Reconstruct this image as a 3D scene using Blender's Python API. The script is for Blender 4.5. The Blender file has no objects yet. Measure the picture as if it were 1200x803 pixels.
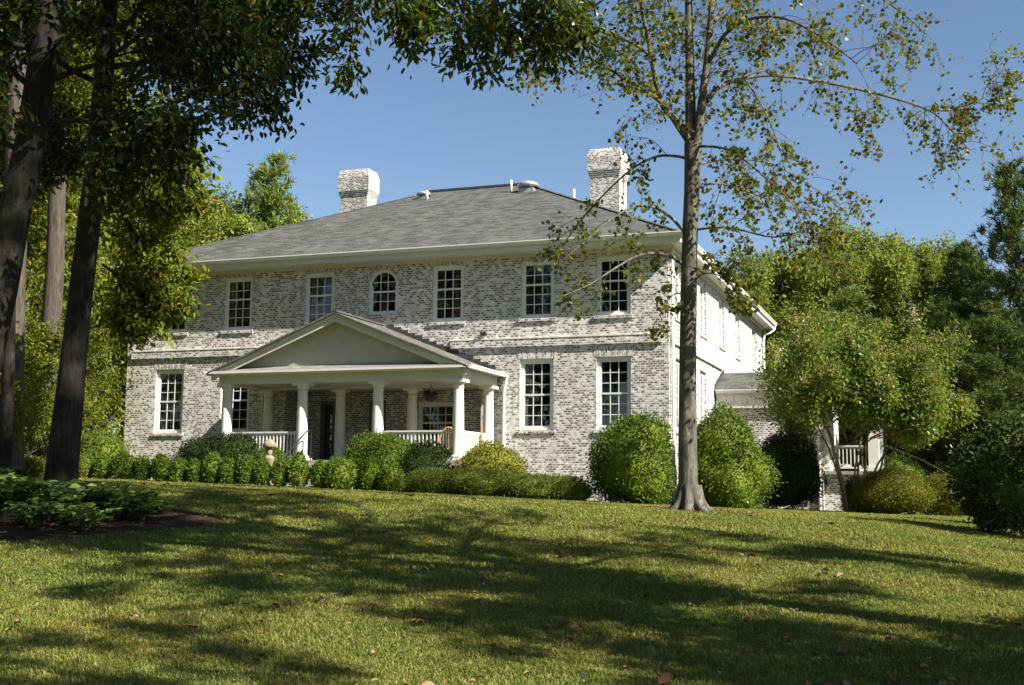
import bpy, math, random
import numpy as np

# ------------------------------------------------------------------ camera, world, sun, exposure
sc = bpy.context.scene
col = sc.collection
F_PX = 1425.77
YAW, PIT, ROL = math.radians(19.6207), math.radians(6.8807), math.radians(0.50325)
CAM = np.array([8.0224, -37.0611, 1.65])
SY, CY = math.sin(YAW), math.cos(YAW)

def cam_axes():
    cp, sp = math.cos(PIT), math.sin(PIT)
    Fv = np.array([-SY*cp, CY*cp, sp]); R = np.array([CY, SY, 0.0]); U = np.cross(R, Fv)
    cr, sr = math.cos(ROL), math.sin(ROL)
    return cr*R + sr*U, -sr*R + cr*U, Fv
RV, UV_, FV = cam_axes()

import mathutils
cd = bpy.data.cameras.new('camera'); cam = bpy.data.objects.new('camera', cd); col.objects.link(cam)
M = mathutils.Matrix([[RV[i], UV_[i], -FV[i], CAM[i]] for i in range(3)] + [[0, 0, 0, 1]])
cam.matrix_world = M
cd.sensor_width = 36.0; cd.sensor_fit = 'HORIZONTAL'
cd.lens = F_PX/1200*36.0
cd.clip_start = 0.1; cd.clip_end = 3000
sc.camera = cam

SUN = np.array([1.158, -0.33, 1.0]); SUN /= np.linalg.norm(SUN)
SUN_EL = math.asin(SUN[2]); SUN_AZ = math.atan2(SUN[0], SUN[1])   # azimuth clockwise from +Y
w = bpy.data.worlds.new('World'); sc.world = w; w.use_nodes = True
nt = w.node_tree
sky = nt.nodes.new('ShaderNodeTexSky'); sky.sky_type = 'NISHITA'; sky.sun_disc = False
sky.sun_elevation = SUN_EL; sky.sun_rotation = SUN_AZ
sky.air_density = 1.0; sky.dust_density = 0.15; sky.ozone_density = 2.6; sky.altitude = 200
bg = nt.nodes['Background']; bg.inputs['Strength'].default_value = 0.056
nt.links.new(sky.outputs[0], bg.inputs['Color'])
sd = bpy.data.lights.new('sun', 'SUN'); sd.energy = 5.0; sd.angle = math.radians(0.5); sd.color = (1.0, 0.945, 0.85)
so = bpy.data.objects.new('sun', sd); col.objects.link(so)
so.rotation_euler = mathutils.Vector(SUN).to_track_quat('Z', 'Y').to_euler()
so.location = (40, -30, 60)
sc.view_settings.view_transform = 'Standard'; sc.view_settings.look = 'None'
sc.view_settings.gamma = 1.0; sc.view_settings.use_curve_mapping = False
sc.view_settings.exposure = 1.32
sc.cycles.use_adaptive_sampling = False
sc.cycles.max_bounces = 6; sc.cycles.diffuse_bounces = 3; sc.cycles.glossy_bounces = 2
sc.cycles.transmission_bounces = 3; sc.cycles.transparent_max_bounces = 8
sc.cycles.use_denoising = True; sc.cycles.denoiser = 'OPENIMAGEDENOISE'; sc.cycles.denoising_input_passes = 'RGB_ALBEDO_NORMAL'; sc.cycles.denoising_prefilter = 'NONE'
sc.cycles.caustics_reflective = False; sc.cycles.caustics_refractive = False
sc.cycles.sample_clamp_indirect = 4

# ------------------------------------------------------------------ coordinates
def tocam(x, y):
    dx, dy = x-CAM[0], y-CAM[1]
    return -SY*dx + CY*dy, CY*dx + SY*dy
def toworld(f, r):
    return CAM[0]-SY*f+CY*r, CAM[1]+CY*f+SY*r
def sm(t):
    t = np.clip(t, 0, 1); return t*t*(3-2*t)
def gz(x, y):
    f, r = tocam(x, y)
    rr = 22*np.tanh(r/22)
    P = -.27-.040*rr
    ff = f-1.0*np.maximum(0, r-5)*sm((r-5)/4)
    s = sm((ff-7)/18)
    return 1.65+(-1.65+(P+1.65)*s)
def place(px, dist):
    x, y = toworld(dist, dist*(px-600)/F_PX)
    return np.array([x, y, float(gz(x, y))])
def at(px, py, dist):
    d = FV+(px-600)/F_PX*RV-(py-401.5)/F_PX*UV_
    h = d[0]*-SY+d[1]*CY
    return CAM+d*(dist/h)

# ------------------------------------------------------------------ object helpers
def tag(o, label=None, cat=None, group=None, kind=None):
    if label: o['label'] = label
    if cat: o['category'] = cat
    if group: o['group'] = group
    if kind: o['kind'] = kind
    return o
def empty(name, loc, label=None, cat=None, group=None, rz=0):
    o = bpy.data.objects.new(name, None); col.objects.link(o)
    o.location = loc; o.rotation_euler = (0, 0, rz); o.empty_display_size = .3
    return tag(o, label, cat, group)
ORIG = {}
def origin(o):
    p = np.zeros(3)
    while o is not None:
        p += np.array(o.location); o = o.parent
    return p
def link_mesh(name, me, mat, parent):
    o = bpy.data.objects.new(name, me); col.objects.link(o)
    if parent is not None: o.parent = parent
    if mat is not None: me.materials.append(mat)
    return o
def copy_tree(o, parent=None):
    c = o.copy(); col.objects.link(c)
    if parent is not None: c.parent = parent
    for ch in list(o.children): copy_tree(ch, c)
    return c

class MB:
    def __init__(s): s.v = []; s.f = []; s.sm = []; s.rot = False
    def face(s, *pts, smooth=False):
        i = len(s.v); s.v += [tuple(map(float, p)) for p in pts]; s.f.append(tuple(range(i, i+len(pts)))); s.sm.append(smooth)
    def box(s, x0, y0, z0, x1, y1, z1):
        x0, x1 = min(x0, x1), max(x0, x1); y0, y1 = min(y0, y1), max(y0, y1); z0, z1 = min(z0, z1), max(z0, z1)
        a = [(x0,y0,z0),(x1,y0,z0),(x1,y1,z0),(x0,y1,z0),(x0,y0,z1),(x1,y0,z1),(x1,y1,z1),(x0,y1,z1)]
        i = len(s.v); s.v += a
        for q in ((3,2,1,0),(4,5,6,7),(0,1,5,4),(1,2,6,5),(2,3,7,6),(3,0,4,7)):
            s.f.append(tuple(i+k for k in q)); s.sm.append(False)
    def hexa(s, b, t):
        i = len(s.v); s.v += [tuple(p) for p in b]+[tuple(p) for p in t]; n = len(b)
        s.f.append(tuple(i+k for k in reversed(range(n)))); s.sm.append(False)
        s.f.append(tuple(i+n+k for k in range(n))); s.sm.append(False)
        for k in range(n):
            s.f.append((i+k, i+(k+1) % n, i+n+(k+1) % n, i+n+k)); s.sm.append(False)
    def bar(s, a, b, wx, wz):
        a = np.array(a, float); b = np.array(b, float); d = b-a; d /= np.linalg.norm(d)
        u = np.cross(d, (0, 0, 1)) if abs(d[2]) < .95 else np.array([1., 0, 0]); u /= np.linalg.norm(u); n = np.cross(u, d)
        q = [(-1, -1), (1, -1), (1, 1), (-1, 1)]
        s.hexa([a+u*wx/2*i+n*wz/2*j for i, j in q], [b+u*wx/2*i+n*wz/2*j for i, j in q])
    def lathe(s, c, prof, n=20, square=None):
        c = np.array(c, float); i = len(s.v)
        for r, z in prof:
            for k in range(n):
                a = 2*math.pi*k/n; s.v.append((c[0]+r*math.cos(a), c[1]+r*math.sin(a), c[2]+z))
        for j in range(len(prof)-1):
            for k in range(n):
                s.f.append((i+j*n+k, i+j*n+(k+1) % n, i+(j+1)*n+(k+1) % n, i+(j+1)*n+k)); s.sm.append(True)
        s.f.append(tuple(i+k for k in reversed(range(n)))); s.sm.append(False)
        j = len(prof)-1; s.f.append(tuple(i+j*n+k for k in range(n))); s.sm.append(False)
    def tube(s, pts, rad, n=8):
        V, Fc = tube_arrays([np.array(pts, float)], [np.broadcast_to(np.array(rad, float), (len(pts),))], [n])
        i = len(s.v); s.v += [tuple(p) for p in V]
        for q in Fc: s.f.append(tuple(int(k)+i for k in q)); s.sm.append(True)
    def build(s, name, mat, parent=None, org=None):
        me = bpy.data.meshes.new(name)
        V = np.array(s.v, float)
        o = origin(parent) if parent is not None else (np.array(org, float) if org is not None else np.zeros(3))
        me.from_pydata([tuple(p) for p in V-o], [], s.f)
        me.polygons.foreach_set('use_smooth', s.sm)
        uv = me.uv_layers.new(name='metres')
        out = np.zeros((len(me.loops), 2)); li = 0
        for f in s.f:
            P = V[list(f)]
            nrm = np.zeros(3)
            for k in range(len(P)): nrm += np.cross(P[k]-P[0], P[(k+1) % len(P)]-P[0])
            L = np.linalg.norm(nrm); nrm = nrm/L if L > 1e-12 else np.array([0, 0, 1.])
            if abs(nrm[2]) > .999: u = np.array([1., 0, 0]); v = np.array([0, 1., 0])
            else:
                u = np.cross((0, 0, 1), nrm); u /= np.linalg.norm(u); v = np.cross(nrm, u)
                if abs(u[0]) > abs(u[1]):
                    if u[0] < 0: u = -u
                elif u[1] < 0: u = -u
            a, b = P@u, P@v
            if s.rot: a, b = b, a
            out[li:li+len(f), 0] = a; out[li:li+len(f), 1] = b; li += len(f)
        uv.data.foreach_set('uv', out.ravel())
        obj = link_mesh(name, me, mat, parent)
        if parent is None and org is not None: obj.location = tuple(o)
        return obj

def tube_arrays(polys, rads, sides):
    VV = []; FF = []; off = 0
    for P, r, n in zip(polys, rads, sides):
        m = len(P)
        T = np.empty_like(P); T[1:-1] = P[2:]-P[:-2]; T[0] = P[1]-P[0]; T[-1] = P[-1]-P[-2]
        T /= np.linalg.norm(T, axis=1)[:, None]+1e-12
        ref = np.array([1., .13, .07]) if abs(T[:, 0]).mean() < .8 else np.array([.1, 1., .05])
        A = np.cross(T, ref); A /= np.linalg.norm(A, axis=1)[:, None]+1e-12
        B = np.cross(T, A)
        ang = 2*np.pi*np.arange(n)/n
        V = P[:, None, :]+np.asarray(r)[:, None, None]*(np.cos(ang)[None, :, None]*A[:, None, :]+np.sin(ang)[None, :, None]*B[:, None, :])
        VV.append(V.reshape(-1, 3))
        k = np.arange(n); k2 = (k+1) % n
        for j in range(m-1):
            FF.append(np.stack([off+j*n+k, off+j*n+k2, off+(j+1)*n+k2, off+(j+1)*n+k], 1))
        off += m*n
    return np.concatenate(VV), np.concatenate(FF)

def quads_mesh(name, V, Q, smooth=False):
    """mesh from arrays: V (n,3), Q (m,k) all faces with k corners"""
    V = np.ascontiguousarray(V, np.float32); Q = np.ascontiguousarray(Q, np.int32)
    me = bpy.data.meshes.new(name); m, k = Q.shape
    me.vertices.add(len(V)); me.vertices.foreach_set('co', V.ravel())
    me.loops.add(m*k); me.loops.foreach_set('vertex_index', Q.ravel())
    me.polygons.add(m)
    me.polygons.foreach_set('loop_start', np.arange(0, m*k, k, dtype=np.int32))
    me.polygons.foreach_set('use_smooth', np.full(m, smooth, dtype=bool))
    me.update(calc_edges=True)
    return me

def unit(a): return a/(np.linalg.norm(a, axis=-1, keepdims=True)+1e-9)
LEAF_T = {
 'diamond': (np.array([(0,0,0),(.45,-.5,.10),(1,0,-.05),(.45,.5,.10)], float), [(0,1,2,3)]),
 'oval': (np.array([(0,0,0),(.28,-.42,.09),(.68,-.40,.07),(1,0,-.08),(.68,.40,.07),(.28,.42,.09),(.5,0,-.02)], float),
          [(0,1,2,6),(6,2,3,4),(0,6,4,5)]),
 'tulip': (np.array([(0,0,0),(.18,-.5,.06),(.78,-.55,-.04),(.85,0,-.06),(.78,.55,-.04),(.18,.5,.06)], float), [(0,1,2,3),(0,3,4,5)]),
 'needle': (np.array([(0,-.5,0),(1,-.16,0),(1,.16,0),(0,.5,0)], float), [(0,1,2,3)]),
}
def leaf_mesh(name, pos, ax, nrm, size, aspect=.5, shape='diamond'):
    T, faces = LEAF_T[shape]
    n = len(pos)
    ax = unit(ax); side = unit(np.cross(nrm, ax)); up = np.cross(ax, side)
    size = np.broadcast_to(np.asarray(size, float), (n,))
    V = pos[:, None, :]+size[:, None, None]*(T[None, :, 0, None]*ax[:, None, :]+aspect*T[None, :, 1, None]*side[:, None, :]+T[None, :, 2, None]*up[:, None, :])
    k = len(T)
    Q = (np.arange(n)*k)[:, None, None]+np.array(faces)[None]
    return quads_mesh(name, V.reshape(-1, 3), Q.reshape(-1, 4))

# ------------------------------------------------------------------ materials
def new_mat(name):
    m = bpy.data.materials.new(name); m.use_nodes = True; n = m.node_tree
    for x in list(n.nodes): n.nodes.remove(x)
    out = n.nodes.new('ShaderNodeOutputMaterial'); return m, n, out
def N(n, t, **kw):
    x = n.nodes.new(t)
    for k, v in kw.items():
        if k.startswith('_'): setattr(x, k[1:], v)
        else: x.inputs[k.replace('__', ' ')].default_value = v
    return x
def ramp(n, stops, interp='LINEAR'):
    r = n.nodes.new('ShaderNodeValToRGB'); cr = r.color_ramp; cr.interpolation = interp
    while len(cr.elements) < len(stops): cr.elements.new(.5)
    for e, (p, c) in zip(cr.elements, stops): e.position = p; e.color = (*c, 1)
    return r
def principled(name, base, rough=.6, spec=.4, noise=None, metallic=0, bump=None):
    """base colour, optionally mottled: noise = (scale, other colour, detail); bump = (scale, strength, distance)"""
    m, n, out = new_mat(name)
    b = N(n, 'ShaderNodeBsdfPrincipled', Roughness=rough, Metallic=metallic); b.inputs['Specular IOR Level'].default_value = spec
    b.inputs['Base Color'].default_value = (*base, 1)
    tc = n.nodes.new('ShaderNodeTexCoord')
    if noise:
        nz = N(n, 'ShaderNodeTexNoise', Scale=noise[0], Detail=noise[2] if len(noise) > 2 else 5, Roughness=.65)
        n.links.new(tc.outputs['Object'], nz.inputs['Vector'])
        r = ramp(n, [(.35, base), (.68, noise[1])]); n.links.new(nz.outputs[0], r.inputs[0]); n.links.new(r.outputs[0], b.inputs['Base Color'])
    if bump:
        nb = N(n, 'ShaderNodeTexNoise', Scale=bump[0], Detail=6, Roughness=.6); n.links.new(tc.outputs['Object'], nb.inputs['Vector'])
        bp = N(n, 'ShaderNodeBump', Strength=bump[1], Distance=bump[2]); n.links.new(nb.outputs[0], bp.inputs['Height']); n.links.new(bp.outputs[0], b.inputs['Normal'])
    n.links.new(b.outputs[0], out.inputs[0]); return m

def leaf_mat(name, cols, trans=.35, gloss=.10, rough=.45):
    """cols: list of (position, colour) over a random value per leaf"""
    m, n, out = new_mat(name)
    g = n.nodes.new('ShaderNodeNewGeometry')
    r = ramp(n, cols); n.links.new(g.outputs['Random Per Island'], r.inputs[0])
    tc = n.nodes.new('ShaderNodeTexCoord'); nz = N(n, 'ShaderNodeTexNoise', Scale=.55, Detail=2)
    n.links.new(tc.outputs['Object'], nz.inputs['Vector'])
    hs = n.nodes.new('ShaderNodeHueSaturation')
    mr = N(n, 'ShaderNodeMapRange'); mr.inputs[1].default_value = .3; mr.inputs[2].default_value = .7; mr.inputs[3].default_value = .75; mr.inputs[4].default_value = 1.25
    n.links.new(nz.outputs[0], mr.inputs[0]); n.links.new(mr.outputs[0], hs.inputs['Value']); n.links.new(r.outputs[0], hs.inputs['Color'])
    d = n.nodes.new('ShaderNodeBsdfDiffuse'); t = n.nodes.new('ShaderNodeBsdfTranslucent')
    n.links.new(hs.outputs[0], d.inputs[0])
    hb = N(n, 'ShaderNodeHueSaturation', Hue=.485, Saturation=1.15, Value=1.25); n.links.new(hs.outputs[0], hb.inputs['Color']); n.links.new(hb.outputs[0], t.inputs[0])
    a = n.nodes.new('ShaderNodeMixShader'); a.inputs[0].default_value = trans
    n.links.new(d.outputs[0], a.inputs[1]); n.links.new(t.outputs[0], a.inputs[2])
    gl = N(n, 'ShaderNodeBsdfGlossy', Roughness=rough); gl.inputs[0].default_value = (1, 1, 1, 1)
    fr = N(n, 'ShaderNodeFresnel', IOR=1.4); mm = N(n, 'ShaderNodeMath', _operation='MULTIPLY'); mm.inputs[1].default_value = gloss*.9
    n.links.new(fr.outputs[0], mm.inputs[0])
    b = n.nodes.new('ShaderNodeMixShader'); n.links.new(mm.outputs[0], b.inputs[0]); n.links.new(a.outputs[0], b.inputs[1]); n.links.new(gl.outputs[0], b.inputs[2])
    n.links.new(b.outputs[0], out.inputs[0]); return m

def brick_mat(name, dark=.42, bw=.14, bh=.073):
    m, n, out = new_mat(name)
    uv = N(n, 'ShaderNodeUVMap', _uv_map='metres')
    br = n.nodes.new('ShaderNodeTexBrick'); br.offset = .5
    for k, v in (('Scale', 1), ('Mortar Size', .017), ('Mortar Smooth', .5), ('Bias', 0), ('Brick Width', bw), ('Row Height', bh)): br.inputs[k].default_value = v
    br.inputs['Color1'].default_value = (0, 0, 0, 1); br.inputs['Color2'].default_value = (1, 1, 1, 1); br.inputs['Mortar'].default_value = (.5, .5, .5, 1)
    n.links.new(uv.outputs[0], br.inputs['Vector'])
    nz = N(n, 'ShaderNodeTexNoise', Scale=9, Detail=6, Roughness=.7); n.links.new(uv.outputs[0], nz.inputs['Vector'])
    nl = N(n, 'ShaderNodeTexNoise', Scale=.45, Detail=3); n.links.new(uv.outputs[0], nl.inputs['Vector'])
    def math(op, a, b):
        x = N(n, 'ShaderNodeMath', _operation=op)
        for i, v in enumerate((a, b)):
            if isinstance(v, (int, float)): x.inputs[i].default_value = v
            else: n.links.new(v, x.inputs[i])
        return x.outputs[0]
    # how much lime wash covers the spot: random per brick + blotches
    v = math('ADD', br.outputs['Color'], math('MULTIPLY', math('SUBTRACT', nz.outputs[0], .5), 2.0))
    v = math('ADD', v, math('MULTIPLY', math('SUBTRACT', nl.outputs[0], .5), .5))
    th = dark
    cover = N(n, 'ShaderNodeMapRange'); cover.inputs[1].default_value = th-.20; cover.inputs[2].default_value = th+.18
    n.links.new(v, cover.inputs[0])
    cov = math('MAXIMUM', cover.outputs[0], math('MULTIPLY', br.outputs['Fac'], 1.0))
    nc = N(n, 'ShaderNodeTexNoise', Scale=5, Detail=2); n.links.new(uv.outputs[0], nc.inputs['Vector'])
    rb = ramp(n, [(.3, (.078, .068, .060)), (.5, (.145, .117, .10)), (.7, (.22, .165, .135))]); n.links.new(nc.outputs[0], rb.inputs[0])
    rw = ramp(n, [(.3, (.46, .445, .41)), (.65, (.76, .74, .70))]); n.links.new(nz.outputs[0], rw.inputs[0])
    # weathering: broad uneven tone and vertical runs in the old lime wash
    mp = N(n, 'ShaderNodeMapping'); mp.inputs['Scale'].default_value = (1.6, .22, 1); n.links.new(uv.outputs[0], mp.inputs['Vector'])
    nw = N(n, 'ShaderNodeTexNoise', Scale=1.1, Detail=6, Roughness=.65); n.links.new(mp.outputs[0], nw.inputs['Vector'])
    rn = ramp(n, [(.34, (.82, .81, .785)), (.60, (1.04, 1.04, 1.04))]); n.links.new(nw.outputs[0], rn.inputs[0])
    wm_ = N(n, 'ShaderNodeMixRGB', _blend_type='MULTIPLY'); wm_.inputs[0].default_value = 1; n.links.new(rw.outputs[0], wm_.inputs[1]); n.links.new(rn.outputs[0], wm_.inputs[2])
    mx = N(n, 'ShaderNodeMixRGB'); n.links.new(cov, mx.inputs[0]); n.links.new(rb.outputs[0], mx.inputs[1]); n.links.new(wm_.outputs[0], mx.inputs[2])
    b = N(n, 'ShaderNodeBsdfPrincipled', Roughness=.9); b.inputs['Specular IOR Level'].default_value = .15
    n.links.new(mx.outputs[0], b.inputs['Base Color'])
    h = math('ADD', math('MULTIPLY', br.outputs['Fac'], -.6), math('MULTIPLY', nz.outputs[0], .7))
    bp = N(n, 'ShaderNodeBump', Strength=.55, Distance=.008); n.links.new(h, bp.inputs['Height']); n.links.new(bp.outputs[0], b.inputs['Normal'])
    n.links.new(b.outputs[0], out.inputs[0]); return m

def shingle_mat(name, c0, c1):
    m, n, out = new_mat(name)
    uv = N(n, 'ShaderNodeUVMap', _uv_map='metres')
    br = n.nodes.new('ShaderNodeTexBrick'); br.offset = .37; br.offset_frequency = 2
    for k, v in (('Scale', 1), ('Mortar Size', .006), ('Mortar Smooth', .2), ('Bias', 0), ('Brick Width', .33), ('Row Height', .14)): br.inputs[k].default_value = v
    br.inputs['Color1'].default_value = (*c0, 1); br.inputs['Color2'].default_value = (*c1, 1); br.inputs['Mortar'].default_value = (c0[0]*.45, c0[1]*.45, c0[2]*.45, 1)
    n.links.new(uv.outputs[0], br.inputs['Vector'])
    nl = N(n, 'ShaderNodeTexNoise', Scale=.8, Detail=5, Roughness=.6); n.links.new(uv.outputs[0], nl.inputs['Vector'])
    mr = N(n, 'ShaderNodeMapRange'); mr.inputs[1].default_value = .3; mr.inputs[2].default_value = .7; mr.inputs[3].default_value = .8; mr.inputs[4].default_value = 1.2
    n.links.new(nl.outputs[0], mr.inputs[0])
    hs = n.nodes.new('ShaderNodeHueSaturation'); n.links.new(mr.outputs[0], hs.inputs['Value']); n.links.new(br.outputs[0], hs.inputs['Color'])
    b = N(n, 'ShaderNodeBsdfPrincipled', Roughness=.85); b.inputs['Specular IOR Level'].default_value = .25
    n.links.new(hs.outputs[0], b.inputs['Base Color'])
    # each course laps over the one below: a saw-tooth height along the slope
    sx = n.nodes.new('ShaderNodeSeparateXYZ'); n.links.new(uv.outputs[0], sx.inputs[0])
    dv = N(n, 'ShaderNodeMath', _operation='DIVIDE'); dv.inputs[1].default_value = .14; n.links.new(sx.outputs['Y'], dv.inputs[0])
    fr = N(n, 'ShaderNodeMath', _operation='FRACT'); n.links.new(dv.outputs[0], fr.inputs[0])
    ng = N(n, 'ShaderNodeMath', _operation='SUBTRACT'); ng.inputs[0].default_value = 1; n.links.new(fr.outputs[0], ng.inputs[1])
    bp = N(n, 'ShaderNodeBump', Strength=.8, Distance=.02); n.links.new(ng.outputs[0], bp.inputs['Height']); n.links.new(bp.outputs[0], b.inputs['Normal'])
    n.links.new(b.outputs[0], out.inputs[0]); return m

def bark_mat(name, c0, c1, scale=6, stretch=.16, lichen=None):
    m, n, out = new_mat(name)
    tc = n.nodes.new('ShaderNodeTexCoord'); mp = N(n, 'ShaderNodeMapping'); mp.inputs['Scale'].default_value = (1, 1, stretch)
    n.links.new(tc.outputs['Object'], mp.inputs['Vector'])
    nz = N(n, 'ShaderNodeTexNoise', Scale=scale*2.2, Detail=8, Roughness=.7, Distortion=.6); n.links.new(mp.outputs[0], nz.inputs['Vector'])
    r = ramp(n, [(.32, c0), (.62, c1)]); n.links.new(nz.outputs[0], r.inputs[0])
    colr = r.outputs[0]
    if lichen:
        n2 = N(n, 'ShaderNodeTexNoise', Scale=3.2, Detail=5, Roughness=.7); n.links.new(tc.outputs['Object'], n2.inputs['Vector'])
        r2 = ramp(n, [(.56, (0, 0, 0)), (.66, (1, 1, 1))]); n.links.new(n2.outputs[0], r2.inputs[0])
        mx = N(n, 'ShaderNodeMixRGB'); mx.inputs[2].default_value = (*lichen, 1); n.links.new(r2.outputs[0], mx.inputs[0]); n.links.new(colr, mx.inputs[1]); colr = mx.outputs[0]
    b = N(n, 'ShaderNodeBsdfPrincipled', Roughness=.92); b.inputs['Specular IOR Level'].default_value = .15
    n.links.new(colr, b.inputs['Base Color'])
    bp = N(n, 'ShaderNodeBump', Strength=1.0, Distance=.03); n.links.new(nz.outputs[0], bp.inputs['Height']); n.links.new(bp.outputs[0], b.inputs['Normal'])
    n.links.new(b.outputs[0], out.inputs[0]); return m

def glass_mat():
    m, n, out = new_mat('window_glass')
    t = N(n, 'ShaderNodeBsdfTransparent'); t.inputs[0].default_value = (.62, .66, .64, 1)
    g = N(n, 'ShaderNodeBsdfGlossy', Roughness=.015); g.inputs[0].default_value = (1, 1, 1, 1)
    tc = n.nodes.new('ShaderNodeTexCoord'); nz = N(n, 'ShaderNodeTexNoise', Scale=1.7, Detail=1); n.links.new(tc.outputs['Object'], nz.inputs['Vector'])
    bp = N(n, 'ShaderNodeBump', Strength=.25, Distance=.02); n.links.new(nz.outputs[0], bp.inputs['Height']); n.links.new(bp.outputs[0], g.inputs['Normal'])
    f = N(n, 'ShaderNodeFresnel', IOR=1.55); mm = N(n, 'ShaderNodeMath', _operation='MULTIPLY'); mm.inputs[1].default_value = 1.6
    n.links.new(f.outputs[0], mm.inputs[0])
    x = n.nodes.new('ShaderNodeMixShader'); n.links.new(mm.outputs[0], x.inputs[0]); n.links.new(t.outputs[0], x.inputs[1]); n.links.new(g.outputs[0], x.inputs[2])
    n.links.new(x.outputs[0], out.inputs[0]); return m

MT = {}
MT['brick'] = brick_mat('whitewashed_brick', .51)
MT['brick_wing'] = brick_mat('whitewashed_brick_wing', .56)
MT['brick_chimney'] = brick_mat('mottled_chimney_brick', .62)
MT['brick_entry'] = brick_mat('thinly_washed_entry_brick', .74)  # lime wash covers less here, so more brown brick shows
MT['shingle'] = shingle_mat('grey_shingles', (.054, .054, .048), (.124, .123, .110))
MT['porch_shingle'] = shingle_mat('porch_shingles', (.085, .082, .072), (.15, .145, .13))
MT['white'] = principled('white_paint', (.74, .72, .655), .5, .4, (3, (.66, .64, .57)))
MT['trim'] = principled('cream_trim', (.62, .61, .54), .5, .35, (2, (.56, .55, .48)))
MT['sash'] = principled('window_sash_paint', (.72, .72, .69), .4, .4)
MT['stucco'] = principled('pediment_stucco', (.50, .49, .425), .85, .2, (3, (.43, .425, .365), 6), bump=(60, .4, .01))
MT['glass'] = glass_mat()
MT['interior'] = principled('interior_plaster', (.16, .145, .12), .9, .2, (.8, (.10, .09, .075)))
MT['timber_dark'] = principled('dark_door_paint', (.15, .12, .105), .45, .4, (5, (.11, .085, .07)))
MT['iron'] = principled('black_iron', (.018, .018, .018), .4, .4, (30, (.03, .03, .03)))
MT['metal'] = principled('galvanised_metal', (.62, .63, .62), .35, .5, (6, (.5, .5, .5)), metallic=.6)
MT['flash'] = principled('lead_flashing', (.06, .062, .065), .6, .3, (8, (.04, .04, .04)))
MT['ledge'] = principled('ledge_metal', (.17, .17, .155), .5, .4, (4, (.28, .28, .25)))
MT['concrete'] = principled('porch_slab', (.36, .34, .30), .85, .2, (5, (.27, .25, .22)))
MT['stone'] = principled('garden_stone', (.31, .255, .18), .9, .2, (9, (.22, .17, .115)), bump=(20, .5, .02))
MT['wicker'] = principled('tan_wicker', (.42, .23, .10), .7, .3, (30, (.30, .15, .06)))
MT['clay'] = principled('clay_flue', (.50, .22, .11), .85, .2, (10, (.40, .17, .08)))
MT['curtain'] = principled('curtain_cloth', (.55, .54, .49), .9, .1, (2, (.46, .45, .41)))
MT['mulch'] = principled('bark_mulch', (.028, .018, .011), .95, .1, (22, (.075, .047, .030), 9), bump=(26, 1, .05))
MT['bark_tulip'] = bark_mat('tulip_tree_bark', (.034, .029, .023), (.165, .147, .12), 6, .16, (.21, .20, .165))
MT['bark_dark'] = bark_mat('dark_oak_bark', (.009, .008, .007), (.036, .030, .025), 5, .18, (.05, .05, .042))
MT['bark_grey'] = bark_mat('grey_bark', (.030, .024, .019), (.115, .095, .075), 5, .2)
MT['bark_smooth'] = bark_mat('smooth_tan_bark', (.11, .075, .05), (.25, .18, .12), 3, .25)
MT['twig'] = principled('twig_bark', (.045, .036, .028), .9, .2, (9, (.08, .066, .05)))
MT['leaf_tulip'] = leaf_mat('tulip_tree_leaf', [(0, (0.058, 0.081, 0.016)), (.45, (0.098, 0.124, 0.021)), (.78, (0.15, 0.163, 0.026)), (.92, (0.221, 0.182, 0.029)), (1, (0.169, 0.098, 0.023))], .52, .03)
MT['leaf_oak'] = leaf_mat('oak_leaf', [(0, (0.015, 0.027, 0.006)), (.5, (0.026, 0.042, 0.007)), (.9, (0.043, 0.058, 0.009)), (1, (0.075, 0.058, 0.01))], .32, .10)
MT['leaf_hickory'] = leaf_mat('hickory_leaf', [(0, (.032, .056, .012)), (.5, (.055, .088, .015)), (.88, (.10, .125, .018)), (1, (.20, .13, .022))], .38, .10)
MT['leaf_wood'] = leaf_mat('woodland_leaf', [(0, (0.074, 0.109, 0.016)), (.5, (0.128, 0.167, 0.023)), (.9, (0.216, 0.224, 0.03)), (1, (0.297, 0.205, 0.034))], .42, .06)
MT['leaf_wood_olive'] = leaf_mat('olive_leaf', [(0, (0.105, 0.151, 0.032)), (.6, (0.189, 0.242, 0.046)), (1, (0.315, 0.299, 0.064))], .38, .05)
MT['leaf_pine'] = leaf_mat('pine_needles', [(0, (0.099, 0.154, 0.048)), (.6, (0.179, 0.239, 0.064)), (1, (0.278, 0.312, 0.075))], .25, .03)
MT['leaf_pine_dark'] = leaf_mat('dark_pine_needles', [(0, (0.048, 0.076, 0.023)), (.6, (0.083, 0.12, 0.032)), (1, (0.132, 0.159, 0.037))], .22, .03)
MT['leaf_box'] = leaf_mat('boxwood_leaf', [(0, (0.052, 0.097, 0.013)), (.5, (0.089, 0.148, 0.018)), (.9, (0.148, 0.2, 0.025)), (1, (0.223, 0.22, 0.037))], .30, .12)
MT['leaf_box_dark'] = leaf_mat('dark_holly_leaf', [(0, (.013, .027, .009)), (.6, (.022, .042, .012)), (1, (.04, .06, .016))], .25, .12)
MT['leaf_camellia'] = leaf_mat('broad_shrub_leaf', [(0, (0.036, 0.058, 0.017)), (.6, (0.065, 0.098, 0.023)), (1, (0.13, 0.156, 0.039))], .32, .12)
MT['leaf_yew'] = leaf_mat('yew_leaf', [(0, (.012, .026, .010)), (.6, (.024, .044, .013)), (1, (.05, .07, .018))], .25, .08)
MT['leaf_shrub'] = leaf_mat('shrub_leaf', [(0, (0.046, 0.092, 0.014)), (.5, (0.086, 0.144, 0.018)), (1, (0.161, 0.207, 0.034))], .38, .08)
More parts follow.
